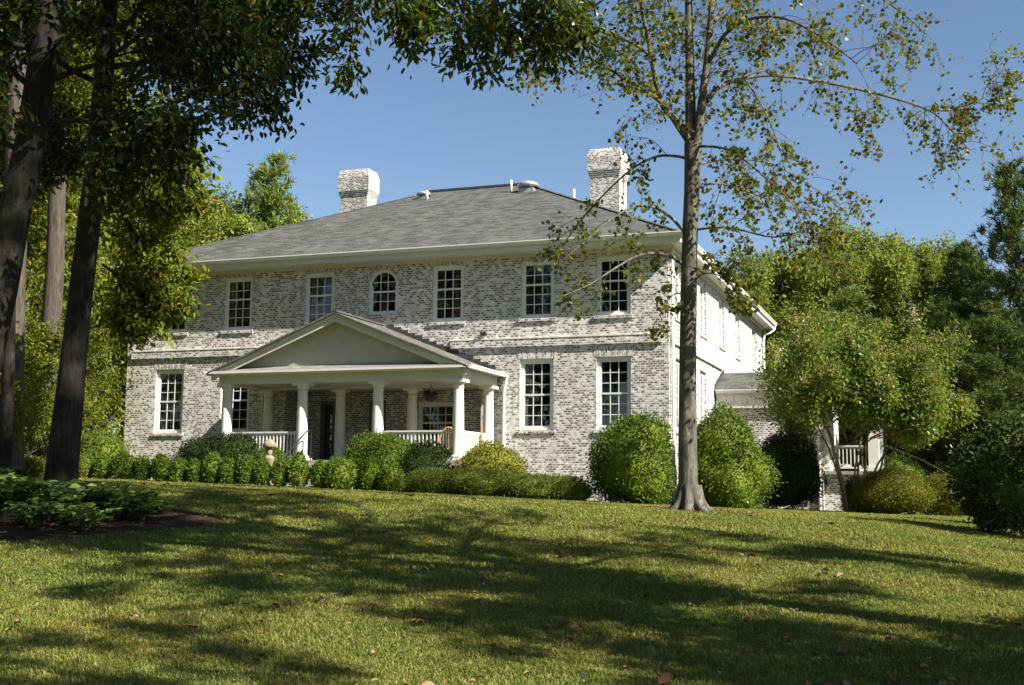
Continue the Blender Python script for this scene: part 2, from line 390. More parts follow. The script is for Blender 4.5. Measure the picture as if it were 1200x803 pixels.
MT['leaf_gold'] = leaf_mat('gold_shrub_leaf', [(0, (.11, .135, .015)), (.5, (.17, .19, .022)), (1, (.25, .24, .04))], .38, .06)
MT['leaf_juniper'] = leaf_mat('juniper_leaf', [(0, (0.06, 0.096, 0.017)), (.5, (0.102, 0.144, 0.024)), (1, (0.18, 0.204, 0.042))], .32, .05)
MT['leaf_azalea'] = leaf_mat('azalea_leaf', [(0, (0.077, 0.099, 0.017)), (.6, (0.132, 0.154, 0.024)), (.9, (0.187, 0.176, 0.033)), (1, (0.198, 0.121, 0.033))], .38, .06)
MT['leaf_myrtle'] = leaf_mat('crape_myrtle_leaf', [(0, (0.079, 0.136, 0.028)), (.55, (0.143, 0.212, 0.036)), (.85, (0.232, 0.282, 0.054)), (1, (0.305, 0.232, 0.083))], .40, .08)
MT['bud_myrtle'] = leaf_mat('crape_myrtle_seedheads', [(0, (0.204, 0.155, 0.057)), (.7, (0.288, 0.221, 0.085)), (1, (0.36, 0.265, 0.125))], .3, .03)
MT['bloom'] = leaf_mat('crape_myrtle_bloom', [(0, (.55, .48, .46)), (1, (.75, .70, .66))], .3, .03)
MT['leaf_perennial'] = leaf_mat('broad_perennial_leaf', [(0, (0.066, 0.112, 0.033)), (.6, (0.112, 0.178, 0.046)), (1, (0.225, 0.282, 0.055))], .35, .10)
MT['leaf_dead'] = leaf_mat('fallen_leaf', [(0, (.10, .055, .028)), (.5, (.22, .12, .06)), (.8, (.34, .21, .11)), (1, (.40, .26, .16))], .2, .05)

def grass_mat():
    m, n, out = new_mat('grass_blades')
    g = n.nodes.new('ShaderNodeNewGeometry')
    r = ramp(n, [(0, (.112, .155, .034)), (.5, (.195, .238, .056)), (.85, (.285, .295, .092)), (.95, (.36, .31, .14)), (1, (.42, .35, .20))]); n.links.new(g.outputs['Random Per Island'], r.inputs[0])
    tc = n.nodes.new('ShaderNodeTexCoord'); nz = N(n, 'ShaderNodeTexNoise', Scale=.5, Detail=4, Roughness=.6); n.links.new(tc.outputs['Object'], nz.inputs['Vector'])
    q = ramp(n, [(.38, (.9, .95, .8)), (.66, (1.25, 1.05, .95))]); n.links.new(nz.outputs[0], q.inputs[0])
    mx = N(n, 'ShaderNodeMixRGB', _blend_type='MULTIPLY'); mx.inputs[0].default_value = 1; n.links.new(r.outputs[0], mx.inputs[1]); n.links.new(q.outputs[0], mx.inputs[2])
    d = n.nodes.new('ShaderNodeBsdfDiffuse'); t = n.nodes.new('ShaderNodeBsdfTranslucent'); a = n.nodes.new('ShaderNodeMixShader'); a.inputs[0].default_value = .38
    n.links.new(mx.outputs[0], d.inputs[0]); n.links.new(mx.outputs[0], t.inputs[0]); n.links.new(d.outputs[0], a.inputs[1]); n.links.new(t.outputs[0], a.inputs[2])
    n.links.new(a.outputs[0], out.inputs[0]); return m
MT['grass'] = grass_mat()
def lawn_mat():
    m, n, out = new_mat('lawn_ground')
    tc = n.nodes.new('ShaderNodeTexCoord')
    n1 = N(n, 'ShaderNodeTexNoise', Scale=.5, Detail=6, Roughness=.65); n.links.new(tc.outputs['Object'], n1.inputs['Vector'])
    n2 = N(n, 'ShaderNodeTexNoise', Scale=24, Detail=8, Roughness=.75); n.links.new(tc.outputs['Object'], n2.inputs['Vector'])
    r1 = ramp(n, [(.35, (.13, .165, .040)), (.68, (.25, .225, .085))]); n.links.new(n1.outputs[0], r1.inputs[0])
    r2 = ramp(n, [(.30, (.5, .5, .45)), (.7, (1.4, 1.35, 1.3))]); n.links.new(n2.outputs[0], r2.inputs[0])
    mx = N(n, 'ShaderNodeMixRGB', _blend_type='MULTIPLY'); mx.inputs[0].default_value = 1; n.links.new(r1.outputs[0], mx.inputs[1]); n.links.new(r2.outputs[0], mx.inputs[2])
    b = N(n, 'ShaderNodeBsdfPrincipled', Roughness=.95); b.inputs['Specular IOR Level'].default_value = .05
    n.links.new(mx.outputs[0], b.inputs['Base Color'])
    bp = N(n, 'ShaderNodeBump', Strength=.9, Distance=.05); n.links.new(n2.outputs[0], bp.inputs['Height']); n.links.new(bp.outputs[0], b.inputs['Normal'])
    n.links.new(b.outputs[0], out.inputs[0]); return m
MT['lawn'] = lawn_mat()

# ------------------------------------------------------------------ ground
def ground_sheet(name, mat, fs, rs, dz, mask=None):
    Fg, Rg = np.meshgrid(fs, rs, indexing='ij')
    X, Y = toworld(Fg, Rg); Z = gz(X, Y)+dz
    a, b = Fg.shape; idx = np.arange(a*b).reshape(a, b)
    Q = np.stack([idx[:-1, :-1], idx[:-1, 1:], idx[1:, 1:], idx[1:, :-1]], -1).reshape(-1, 4)
    if mask is not None: Q = Q[mask(Fg, Rg)[:-1, :-1].ravel()]
    me = quads_mesh(name, np.stack([X, Y, Z], -1).reshape(-1, 3), Q, True)
    return tag(link_mesh(name, me, mat, None), kind='structure')
fs = np.concatenate([np.linspace(-300, -20, 12), np.linspace(-16, 60, 120), np.geomspace(64, 1500, 24)])
rs = np.concatenate([-np.geomspace(1500, 34, 22), np.linspace(-32, 32, 90), np.geomspace(34, 1500, 22)])
ground_sheet('lawn', MT['lawn'], fs, rs, 0)
def bed_d(f, r, c):
    """signed distance-like value of the irregular oval beds (negative inside)"""
    d = 9.
    for (cf, cr, af, ar, ph) in c:
        a = np.arctan2(f-cf, r-cr)
        k = 1+.08*np.sin(3*a+ph)+.06*np.sin(5*a+2*ph)+.03*np.sin(9*a+ph)
        d = np.minimum(d, np.hypot((f-cf)/af, (r-cr)/ar)/k-1)
    return d
BED1 = [(18.2, -8.9, 2.5, 4.2, .4), (21, -12, 4, 5, 1.)]
BED2 = [(24.9, 3.8, .95, 1.25, 2.)]
BED3 = [(42, 8.3, 7.4, 8.0, .3)]
bm_ = lambda c: (lambda Fg, Rg: bed_d(Fg, Rg, c) < 0)
ground_sheet('mulch_bed', MT['mulch'], np.linspace(13, 27, 180), np.linspace(-19, -2.5, 180), .012, bm_(BED1))
ground_sheet('mulch_ring', MT['mulch'], np.linspace(23.4, 26.4, 70), np.linspace(2.2, 5.4, 70), .012, bm_(BED2))

# ------------------------------------------------------------------ house
GROUNDZ = 1.3
house = empty('brick_house', (-10.0, 0.0, GROUNDZ), 'large two storey white washed brick house with hipped grey shingle roof and columned porch', 'house')
W = 20.15; D = 20.6; ZS = 9.30; ZB = 0.4

def wb(mb, pl, u0, u1, n0, n1, z0, z1):
    """box on a wall plane: u along the wall, n outward"""
    k, c = pl
    if k == 'F': mb.box(u0, c-n0, z0, u1, c-n1, z1)
    else: mb.box(c+n0, u0, z0, c+n1, u1, z1)
def wp(pl, u, n, z):
    k, c = pl
    return (u, c-n, z) if k == 'F' else (c+n, u, z)
def wall_panel(mb, pl, u0, u1, z0, z1, ops, depth=.17):
    us = sorted({u0, u1, *[o[0] for o in ops], *[o[1] for o in ops]}); zs = sorted({z0, z1, *[o[2] for o in ops], *[o[3] for o in ops]})
    us = [u for u in us if u0 <= u <= u1]; zs = [z for z in zs if z0 <= z <= z1]
    flip = pl[0] == 'R'
    for a, b in zip(us[:-1], us[1:]):
        for c, d in zip(zs[:-1], zs[1:]):
            mu, mz = (a+b)/2, (c+d)/2
            if any(o[0] < mu < o[1] and o[2] < mz < o[3] for o in ops): continue
            mb.face(wp(pl, a, 0, c), wp(pl, b, 0, c), wp(pl, b, 0, d), wp(pl, a, 0, d))
    for o in ops:
        a, b, c, d = o[:4]
        arch = len(o) > 4 and o[4]
        R = (b-a)/2; zt = d-R if arch else d
        mb.face(wp(pl, a, 0, c), wp(pl, a, 0, zt), wp(pl, a, -depth, zt), wp(pl, a, -depth, c))
        mb.face(wp(pl, b, 0, zt), wp(pl, b, 0, c), wp(pl, b, -depth, c), wp(pl, b, -depth, zt))
        mb.face(wp(pl, b, 0, c), wp(pl, a, 0, c), wp(pl, a, -depth, c), wp(pl, b, -depth, c))
        if not arch: mb.face(wp(pl, a, 0, d), wp(pl, b, 0, d), wp(pl, b, -depth, d), wp(pl, a, -depth, d))
        else:
            m = (a+b)/2; n = 12
            pts = [(m-R*math.cos(math.pi*k/n), zt+R*math.sin(math.pi*k/n)) for k in range(n+1)]
            for k in range(n):
                p, q = pts[k], pts[k+1]
                corner = (a, d) if k < n/2 else (b, d)
                mb.face(wp(pl, *[p[0], 0, p[1]]), wp(pl, *[q[0], 0, q[1]]), wp(pl, corner[0], 0, corner[1]))
                mb.face(wp(pl, p[0], 0, p[1]), wp(pl, q[0], 0, q[1]), wp(pl, q[0], -depth, q[1]), wp(pl, p[0], -depth, p[1]))
FR = ('F', 0.0); RT = ('R', 0.0); RC = ('F', 1.6); WG = ('F', 8.0)
upper = [(-18.81, -17.67), (-16.13, -14.98), (-12.88, -11.74), None, (-8.05, -6.91), (-4.90, -3.76), (-2.34, -1.22)]
UZ = (7.17, 9.08); LZ = (3.54, 5.84)
lower = [(-18.87, -17.69), (-16.13, -14.96), (-4.91, -3.77), (-2.34, -1.22)]
ARCH = (-10.43, -9.31, 7.50, 9.07)
ops = [(a, b, *UZ) for a, b in [u for u in upper if u]]+[(a, b, *LZ) for a, b in lower]+[(*ARCH, True)]
REC = (-13.55, -6.25, 2.5, 5.02)
ops.append(REC)
rup = [(.9, 2.03), (5.2, 6.33), (9.0, 10.13), (12.8, 13.93), (17.4, 18.53)]
rlo = [(.95, 2.0), (5.05, 6.18)]
wm = MB()
wall_panel(wm, FR, -W, 0, ZB, ZS, ops)
wall_panel(wm, RT, 0, D, ZB, ZS, [(a, b, *UZ) for a, b in rup]+[(a, b, *LZ) for a, b in rlo])
wm.face((-W, D, ZB), (-W, 0, ZB), (-W, 0, ZS), (-W, D, ZS))
wm.face((0, D, ZB), (-W, D, ZB), (-W, D, ZS), (0, D, ZS))
wm.build('wall', MT['brick'], house)
# entry recess behind the porch
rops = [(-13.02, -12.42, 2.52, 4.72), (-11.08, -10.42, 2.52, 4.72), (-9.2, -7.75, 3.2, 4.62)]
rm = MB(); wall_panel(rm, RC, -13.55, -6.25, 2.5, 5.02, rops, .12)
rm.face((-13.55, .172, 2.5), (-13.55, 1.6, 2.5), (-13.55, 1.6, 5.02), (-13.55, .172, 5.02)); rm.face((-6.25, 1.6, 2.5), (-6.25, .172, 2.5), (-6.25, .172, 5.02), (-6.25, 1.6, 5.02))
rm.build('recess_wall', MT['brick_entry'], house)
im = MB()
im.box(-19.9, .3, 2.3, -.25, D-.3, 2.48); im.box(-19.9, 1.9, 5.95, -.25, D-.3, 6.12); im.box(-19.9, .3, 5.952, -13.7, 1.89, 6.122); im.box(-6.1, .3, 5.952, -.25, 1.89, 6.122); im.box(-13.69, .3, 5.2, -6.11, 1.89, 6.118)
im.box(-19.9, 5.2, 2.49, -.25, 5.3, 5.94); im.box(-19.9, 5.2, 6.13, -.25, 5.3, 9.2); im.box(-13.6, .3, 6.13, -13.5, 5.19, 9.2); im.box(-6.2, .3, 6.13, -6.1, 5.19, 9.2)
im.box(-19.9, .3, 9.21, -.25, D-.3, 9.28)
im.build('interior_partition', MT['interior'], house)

def window(pl, u0, u1, z0, z1, cols, rows, split, arch=False, sill=True, lintel=True, sashmat='sash', name='window', setb=.10, curtain=None):
    f = MB(); c = .105; n0, n1 = -setb-.05, -setb+.02
    R = (u1-u0)/2; m = (u0+u1)/2; zt = z1-R if arch else z1
    wb(f, pl, u0, u0+c, n0, n1, z0, zt); wb(f, pl, u1-c, u1, n0, n1, z0, zt)
    wb(f, pl, u0+c, u1-c, n0, n1+.012, z0, z0+c*.9)
    if not arch: wb(f, pl, u0+c, u1-c, n0, n1, z1-c*1.1, z1)
    else:
        n = 14
        for k in range(n):
            a0, a1 = math.pi*k/n, math.pi*(k+1)/n
            P = [(m-r*math.cos(a), zt+r*math.sin(a)) for r, a in ((R, a0), (R, a1), (R-c, a1), (R-c, a0))]
            f.hexa([wp(pl, p[0], n0, p[1]) for p in P], [wp(pl, p[0], n1, p[1]) for p in P])
    U0, U1, Z0, Z1 = u0+c, u1-c, z0+c*.9, z1-c*(1.0 if arch else 1.1)
    s = .04; k0, k1 = -setb-.038, -setb-.008
    wb(f, pl, U0, U0+s, k0, k1, Z0, zt-.001); wb(f, pl, U1-s, U1, k0, k1, Z0, zt-.001)
    wb(f, pl, U0+s, U1-s, k0, k1, Z0, Z0+s*1.2)
    if not arch: wb(f, pl, U0+s, U1-s, k0, k1, Z1-s, Z1)
    g0, g1 = U0+s, U1-s; h0, h1 = Z0+s*1.2, Z1-(0 if arch else s)
    mw = .026
    def top_at(u):
        return zt+math.sqrt(max(0, (R-c)**2-(u-m)**2)) if arch else h1
    for i in range(1, cols):
        u = g0+(g1-g0)*i/cols; wb(f, pl, u-mw/2, u+mw/2, k0+.004, k1-.002, h0, top_at(u)-.004)
    for j in range(1, rows):
        z = h0+(h1-h0)*j/rows
        half = math.sqrt(max(.01, (R-c)**2-max(0, z-zt)**2)) if arch else 9
        a, b = max(g0, m-half), min(g1, m+half)
        if j == split: wb(f, pl, a, b, k0-.006, k1+.012, z-.03, z+.03)
        else: wb(f, pl, a, b, k0+.008, k1-.006, z-mw/2, z+mw/2)
    wo = f.build(name, MT[sashmat], house)
    g = MB()
    if not arch: g.face(*[wp(pl, u, k0+.012, z) for u, z in ((U0+.01, Z0+.01), (U1-.01, Z0+.01), (U1-.01, Z1-.01), (U0+.01, Z1-.01))])
    else:
        pts = [(U0+.01, Z0+.01), (U1-.01, Z0+.01)]+[(m+(R-c-.0)*math.cos(math.pi*k/14), zt+(R-c)*math.sin(math.pi*k/14)) for k in range(15)]
        g.face(*[wp(pl, u, k0+.012, z) for u, z in pts])
    g.build('pane', MT['glass'], wo)
    if sill:
        b = MB(); n = 9; ww = (u1-u0+.16)/n
        for k in range(n): wb(b, pl, u0-.08+k*ww+.004, u0-.08+(k+1)*ww-.004, -.09, .055, z0-.105+.006*(k % 2), z0-.004)
        wb(b, pl, u0-.08, u1+.08, -.09, .042, z0-.112, z0-.012)
        b.build('sill', MT['brick'], wo)
    if lintel:
        b = MB(); b.rot = True; hh = lintel; n = 15
        if not arch:
            for k in range(n):
                t0, t1 = k/n, (k+1)/n; sp = .10*(hh/.3); g_ = .05/n
                a0, a1 = u0-.06+(u1-u0+.12)*(t0+g_), u0-.06+(u1-u0+.12)*(t1-g_)
                b0, b1 = u0-.06-sp+(u1-u0+.12+2*sp)*(t0+g_), u0-.06-sp+(u1-u0+.12+2*sp)*(t1-g_)
                P = [(a0, z1+.006), (a1, z1+.006), (b1, z1+hh), (b0, z1+hh)]
                b.hexa([wp(pl, p[0], -.05, p[1]) for p in P], [wp(pl, p[0], .008+.004*((k*7) % 3), p[1]) for p in P])
        else:
            n = 17
            for k in range(n):
                a0, a1 = math.pi*(k+.06)/n, math.pi*(k+.94)/n
                P = [(m-r*math.cos(a), zt+r*math.sin(a)) for r, a in ((R+.005, a0), (R+.005, a1), (R+.20, a1), (R+.20, a0))]
                b.hexa([wp(pl, p[0], -.05, p[1]) for p in P], [wp(pl, p[0], .008+.004*((k*7) % 3), p[1]) for p in P])
        b.build('lintel', MT['brick'], wo)
    if curtain:
        q = MB()
        for a, b_ in curtain:
            n = 16
            for k in range(n):
                t0, t1 = a+(b_-a)*k/n, a+(b_-a)*(k+1)/n
                q.face(wp(pl, U0+(U1-U0)*t0, -.30-.035*math.sin(k*1.7), Z0), wp(pl, U0+(U1-U0)*t1, -.30-.035*math.sin((k+1)*1.7), Z0),
                       wp(pl, U0+(U1-U0)*t1, -.30-.035*math.sin((k+1)*1.7), Z1), wp(pl, U0+(U1-U0)*t0, -.30-.035*math.sin(k*1.7), Z1))
        q.build('curtain', MT['curtain'], wo)
    return wo
cur = {2: [(0, .3)], 5: [(.0, .12), (.9, 1.)], 1: [(0, .1)]}
for i, u in enumerate(upper):
    if u: window(FR, *u, *UZ, 3, 5, 3, lintel=.13, curtain=cur.get(i))
window(FR, *ARCH, 3, 4, 2, arch=True, lintel=True)
for i, u in enumerate(lower): window(FR, *u, *LZ, 3, 6, 3, lintel=.34, curtain={2: [(0, .24)], 3: [(0, .1)]}.get(i))
for u in rup: window(RT, *u, *UZ, 3, 5, 3, lintel=.13, curtain=[(0, .5)])
for u in rlo: window(RT, *u, *LZ, 3, 6, 3, lintel=.34)
for u in rops[:2]: window(RC, *u, 2, 6, 9, sill=False, lintel=False, sashmat='timber_dark', name='glazed_door', setb=.06)
window(RC, *rops[2], 4, 4, 2, sill=True, lintel=False, setb=.06)

# water table, belt course
for bx in ((-W-.05, -.05, ZB, -14.4, -.001, 2.46), (-5.3, -.05, ZB, .05, -.001, 2.46), (.001, 0.0, ZB, .05, 7.9, 2.46)):
    t = MB(); t.box(*bx); t.build('water_table', MT['brick'], house)
for bx, cx_ in (((-19.92, -.085, 6.25, -12.05, -.001, 6.50), (-19.94, -.10, 6.502, -12.0, -.001, 6.53)), ((-7.32, -.085, 6.25, -.21, -.001, 6.50), (-7.36, -.10, 6.502, -.2, -.001, 6.53)), ((.001, .25, 6.25, .08, 9.4, 6.50), (.001, .24, 6.502, .095, 9.42, 6.53))):
    t = MB(); t.box(*bx); bc = t.build('belt_course', MT['brick'], house)
    t = MB(); t.box(*cx_); t.build('cap', MT['white'], bc)

# roof
OV = .50; OF = .64; ZE = 9.57
yr = 10.1; zr = 14.35; xl, xr = -12.5, -8.15
e = .06
A = (-W-OV-e, -OF-e, ZE); B = (OV+e, -OF-e, ZE); Cc = (OV+e, D+OV+e, ZE); Dd = (-W-OV-e, D+OV+e, ZE)
Rl = (xl, yr, zr); Rr = (xr, yr, zr)
r = MB()
r.face(A, B, Rr, Rl); r.face(B, Cc, Rr); r.face(Cc, Dd, Rl, Rr); r.face(Dd, A, Rl)
dn = lambda p: (p[0], p[1], p[2]-.03)
for p, q in ((A, B), (B, Cc), (Cc, Dd), (Dd, A)): r.face(dn(p), dn(q), q, p)
r.face(dn(A), dn(Dd), dn(Cc), dn(B))
roof = r.build('roof', MT['shingle'], house)
rc = MB()
rc.bar((xl-.2, yr, zr+.01), (xr+.2, yr, zr+.01), .3, .09)
rc.build('ridge_cap', MT['flash'], roof)
hp = MB()
for p, q in ((A, Rl), (B, Rr), (Cc, Rr), (Dd, Rl)): hp.bar(p, q, .24, .035)
hp.build('hip_cap', MT['shingle'], roof)
# cornice: soffit, fascia, bed mould with dentils, gutter
s = MB()
s.box(-W-OV, -OF, 9.302, OV, -.003, 9.33); s.box(-W-OV, D+.003, 9.302, OV, D+OV, 9.33); s.box(.003, -.002, 9.302, OV, D+.002, 9.33); s.box(-W-OV, -.002, 9.302, -W-.003, D+.002, 9.33)
s.build('soffit', MT['trim'], house)
s = MB()
s.box(-W-OV, -OF-.025, 9.27, OV+.025, -OF-.001, 9.55); s.box(OV+.001, -OF, 9.27, OV+.025, D+OV, 9.55); s.box(-W-OV-.025, -OF, 9.27, -W-OV-.001, D+OV, 9.55); s.box(-W-OV, D+OV+.001, 9.27, OV, D+OV+.025, 9.55)
s.build('fascia', MT['trim'], house)
s = MB()
s.box(-W, -.06, 9.20, .06, -.002, 9.30); s.box(-W, -.13, 9.262, .13, -.061, 9.30); s.box(.002, 0, 9.20, .06, D, 9.30); s.box(.061, 0, 9.262, .13, D, 9.30)
k = -W+.1
while k < 0: s.box(k, -.115, 9.185, k+.14, -.0615, 9.26); k += .30
k = .1
while k < D: s.box(.0615, k, 9.185, .115, k+.14, 9.26); k += .30
s.build('cornice', MT['trim'], house)
def gutter(mb, p, q, out, h=.13, d=.13):
    p = np.array(p, float); q = np.array(q, float); o = np.array(out, float)
    prof = [(0, -h), (d*.62, -h), (d*.75, -h*.55), (d, -h*.25), (d, 0), (d*.9, 0), (d*.9, -.02), (0, -.02)]
    a = [p+o*x+np.array([0, 0, z]) for x, z in prof]; b = [q+o*x+np.array([0, 0, z]) for x, z in prof]
    mb.hexa(a, b)
g = MB()
gutter(g, (-W-OV-.1, -OF-.027, 9.585), (OV+.16, -OF-.027, 9.585), (0, -1, 0)); gutter(g, (OV+.027, -OF-.02, 9.585), (OV+.027, D+OV+.1, 9.585), (1, 0, 0))
g.build('gutter', MT['white'], house)
def spout(name, pts, r=.045):
    m = MB(); m.tube(pts, r, 8); return m.build(name, MT['white'], house)
spout('downspout', [(.09, .16, 9.28), (.09, .16, 6), (.09, .16, 1.2)], .055)
spout('downspout', [(OV+.05, D+.35, 9.48), (OV+.05, D+.33, 9.30), (.38, D+.2, 9.12), (.12, D-.05, 9.0), (.09, D-.15, 8.7), (.09, D-.15, 5), (.09, D-.15, 1)], .06)

# chimneys
def chimney(x0, x1, y0, y1, zb, zs, zt):
    m = MB(); m.box(x0, y0, zb, x1, y1, zs)
    b = .0
    for k in range(4):
        b = .0225*(k+1); m.box(x0-b, y0-b, zs+.078*k+.001, x1+b, y1+b, zs+.078*(k+1))
    z = zs+.312; b = .12; prof = [(.09, 0), (.09, .42), (.06, .56), (.0, .68)]
    H = zt-z
    for (b0, h0), (b1, h1) in zip(prof[:-1], prof[1:]):
        h0, h1 = z+h0/.68*H+.001, z+h1/.68*H
        m.hexa([(x0-b0, y0-b0, h0), (x1+b0, y0-b0, h0), (x1+b0, y1+b0, h0), (x0-b0, y1+b0, h0)], [(x0-b1, y0-b1, h1), (x1+b1, y0-b1, h1), (x1+b1, y1+b1, h1), (x0-b1, y1+b1, h1)])
    o = m.build('chimney', MT['brick_chimney'], house)
    c = MB(); c.box(x0+.35, y0+.22, zt-.05, x1-.35, y1-.22, zt+.06)
    c.build('flue', MT['clay'], o)
chimney(-16.88, -15.55, 10.0, 10.9, 11.0, 14.42, 15.62)
chimney(-5.14, -3.92, 9.0, 10.2, 11.2, 14.14, 15.30)
# roof vents and pipes
def vent(x, y, s, name='roof_vent'):
    z = 9.585+(y+.56)/(yr+.56)*(zr-9.585)
    m = MB(); m.box(x-.32*s, y-.3*s, z-.25, x+.32*s, y+.3*s, z+.05)
    o = m.build(name, MT['metal'], house)
    c = MB(); c.lathe((x, y, z+.06), [(.22*s, 0), (.22*s, .1*s), (.45*s, .1*s), (.44*s, .19*s), (.34*s, .28*s), (.15*s, .33*s), (.02, .34*s)], 18); c.build('vent_hood', MT['metal'], o)
    return o
vent(-12.3, 8.75, .7); vent(-7.62, 8.6, 1.0)
for x, y, h in ((-11.95, 8.3, .35), (-8.35, 8.6, .45), (-5.8, 9.0, .5)):
    z = 12.6 if x > -6 else 9.585+(y+.56)/(yr+.56)*(zr-9.585)-.05
    p = MB(); p.lathe((x, y, z), [(.05, 0), (.05, h+.1 if x < -6 else 1.1), (.035, h+.101 if x < -6 else 1.101)], 8)
    p.build('vent_pipe', MT['white'], roof)

# floodlight on the wall
fl = MB(); fl.box(-6.22, -.05, 6.66, -6.08, -.001, 6.78); fl.lathe((-6.19, -.13, 6.66), [(.05, 0), (.07, .09), (.04, .13)], 10); fl.lathe((-6.09, -.12, 6.67), [(.045, 0), (.06, .08), (.035, .11)], 10)
fl.build('floodlight', MT['iron'], house)

# ---------------- porch
PX0, PX1 = -13.98, -5.86; FZ = 2.5
f = MB(); f.box(PX0-.32, -3.28, FZ-.16, PX1+.32, -.06, FZ); f.box(-13.55, -.059, FZ-.16, -6.25, 1.59, FZ-.002)
f.build('porch_floor', MT['concrete'], house)
f = MB(); f.box(PX0-.25, -3.2, ZB, PX1+.25, -.06, FZ-.162); f.build('porch_base', MT['brick'], house)
cols_x = [-13.98, -11.2, -8.55, -5.86]
def column(x, y):
    m = MB(); h = 4.95-FZ
    m.box(x-.25, y-.25, FZ, x+.25, y+.25, FZ+.07)
    prof = [(.235, .071), (.245, .10), (.235, .14), (.20, .155), (.185, .19), (.183, .8), (.172, 1.5), (.152, h-.30), (.152, h-.27), (.172, h-.262), (.172, h-.24), (.155, h-.235), (.158, h-.17), (.205, h-.10), (.21, h-.09)]
    m.lathe((x, y, FZ), prof, 24)
    m.box(x-.25, y-.25, 4.95-.088, x+.25, y+.25, 4.95)
    return m.build('column', MT['white'], house)
for x in cols_x: column(x, -2.9)
for x in cols_x: column(x, -.33)
# entablature
b = MB()
b.box(PX0-.2, -3.1, 4.952, PX1+.2, -2.7, 5.27); b.box(PX0-.2, -2.699, 4.952, PX0+.2, -.07, 5.27); b.box(PX1-.2, -2.699, 4.952, PX1+.2, -.07, 5.27); b.box(PX0+.201, -.55, 4.952, PX1-.201, -.13, 5.268)
b.box(PX0-.23, -3.13, 5.19, PX1+.23, -3.101, 5.27)
b.build('entablature', MT['trim'], house)
b = MB(); b.box(PX0+.2, -2.695, 5.03, PX1-.2, -.555, 5.06); b.box(-13.55, -.12, 5.022, -6.25, 1.59, 5.06); b.build('porch_ceiling', MT['trim'], house)
b = MB(); b.box(PX0-.42, -3.42, 5.272, PX1+.42, -3.0, 5.345); b.box(PX0-.36, -3.36, 5.235, PX1+.36, -3.131, 5.271); b.build('porch_cornice', MT['white'], house)
# ledge roof strip in front of the pediment
EX0, EX1, PKX, PKZ, EZ = -14.36, -5.48, -9.92, 7.13, 5.36
b = MB(); b.hexa([(PX0-.36, -3.40, 5.347), (PX1+.36, -3.40, 5.347), (PX1+.2, -2.96, 5.347), (PX0-.2, -2.96, 5.347)], [(PX0-.36, -3.40, 5.36), (PX1+.36, -3.40, 5.36), (PX1+.2, -2.96, 5.50), (PX0-.2, -2.96, 5.50)])
b.build('pediment_ledge', MT['ledge'], house)
sl = (PKZ-EZ)/(PKX-EX0)
zu = lambda x: EZ+sl*(min(x, 2*PKX-x)-EX0)     # upper line of the gable
b = MB(); zl = 5.40
b.hexa([(EX0+.5, -2.94, zl), (EX1-.5, -2.94, zl), (PKX, -2.94, PKZ-.12)], [(EX0+.5, -2.80, zl), (EX1-.5, -2.80, zl), (PKX, -2.80, PKZ-.12)])
b.build('pediment', MT['stucco'], house)
# raking cornice boards
for sgn in (0, 1):
    b = MB(); X = (lambda x: x) if sgn == 0 else (lambda x: 2*PKX-x)
    def rake(t0, t1, y0, y1):
        a = [(X(EX0), zu(EX0)-t0), (X(PKX), PKZ-t0), (X(PKX), PKZ-t1), (X(EX0), zu(EX0)-t1)]
        b.hexa([(p[0], y0, p[1]) for p in a], [(p[0], y1, p[1]) for p in a])
    rake(.065, .30, -3.30, -3.26); rake(.066, .15, -3.36, -3.301); rake(.12, .16, -3.259, -2.941)
    b.build('raking_cornice', MT['trim'], house)
pr = MB()
for sgn in (0, 1):
    X = (lambda x: x) if sgn == 0 else (lambda x: 2*PKX-x)
    e0, e1 = EX0-.12, PKX
    a = [(X(e0), -3.42, zu(EX0)-.12*sl), (X(e1), -3.42, PKZ), (X(e1), -.002, PKZ), (X(e0), -.002, zu(EX0)-.12*sl)]
    lo = [(p[0], p[1], p[2]-.06) for p in a]
    pr.hexa(lo, a)
porch_roof = pr.build('porch_roof', MT['porch_shingle'], house)
b = MB(); b.bar((PKX, -3.42, PKZ+.02), (PKX, -.01, PKZ+.02), .22, .05); b.build('ridge_cap', MT['porch_shingle'], porch_roof)
# stepped flashing where the porch roof meets the wall
n = 15
for sgn in (0, 1):
    b = MB()
    for k in range(n):
        X = (lambda x: x) if sgn == 0 else (lambda x: 2*PKX-x)
        xa, xb = EX0+.25+(PKX-.25-EX0-.25)*k/n, EX0+.25+(PKX-.25-EX0-.25)*(k+1)/n
        za = zu(xa)+.01; zt_ = zu(xb)+.17
        pts = [(X(xa), zu(xa)), (X(xb), zu(xb)), (X(xb), zt_-.05), (X(xa+.02), zt_-.05)]
        b.hexa([(p_[0], -.006-.001*(k % 2), p_[1]) for p_ in pts], [(p_[0], -.028-.001*(k % 2), p_[1]) for p_ in pts])
    b.build('step_flashing', MT['flash'], porch_roof)
for gx, sx in ((EX1+.12, 1), (EX0-.12, -1)):
    g = MB(); gutter(g, (gx, -3.42, 5.36), (gx, -.06, 5.36), (sx, 0, 0), .11, .11); g.build('porch_gutter', MT['white'], house)
b = MB(); b.box(EX1-.16, -3.25, 5.272, EX1+.115, -.06, 5.30); b.box(EX0-.115, -3.25, 5.272, EX0+.16, -.06, 5.30); b.build('porch_soffit', MT['trim'], house)
spout('downspout', [(EX1+.17, -.12, 5.3), (EX1+.12, -.09, 5.1), (EX1+.06, -.075, 4.8), (EX1+.06, -.075, 1.3)], .055)
spout('downspout', [(EX0-.17, -.12, 5.3), (EX0-.1, -.09, 5.1), (EX0-.02, -.075, 4.8), (EX0-.02, -.075, 1.4)], .055)
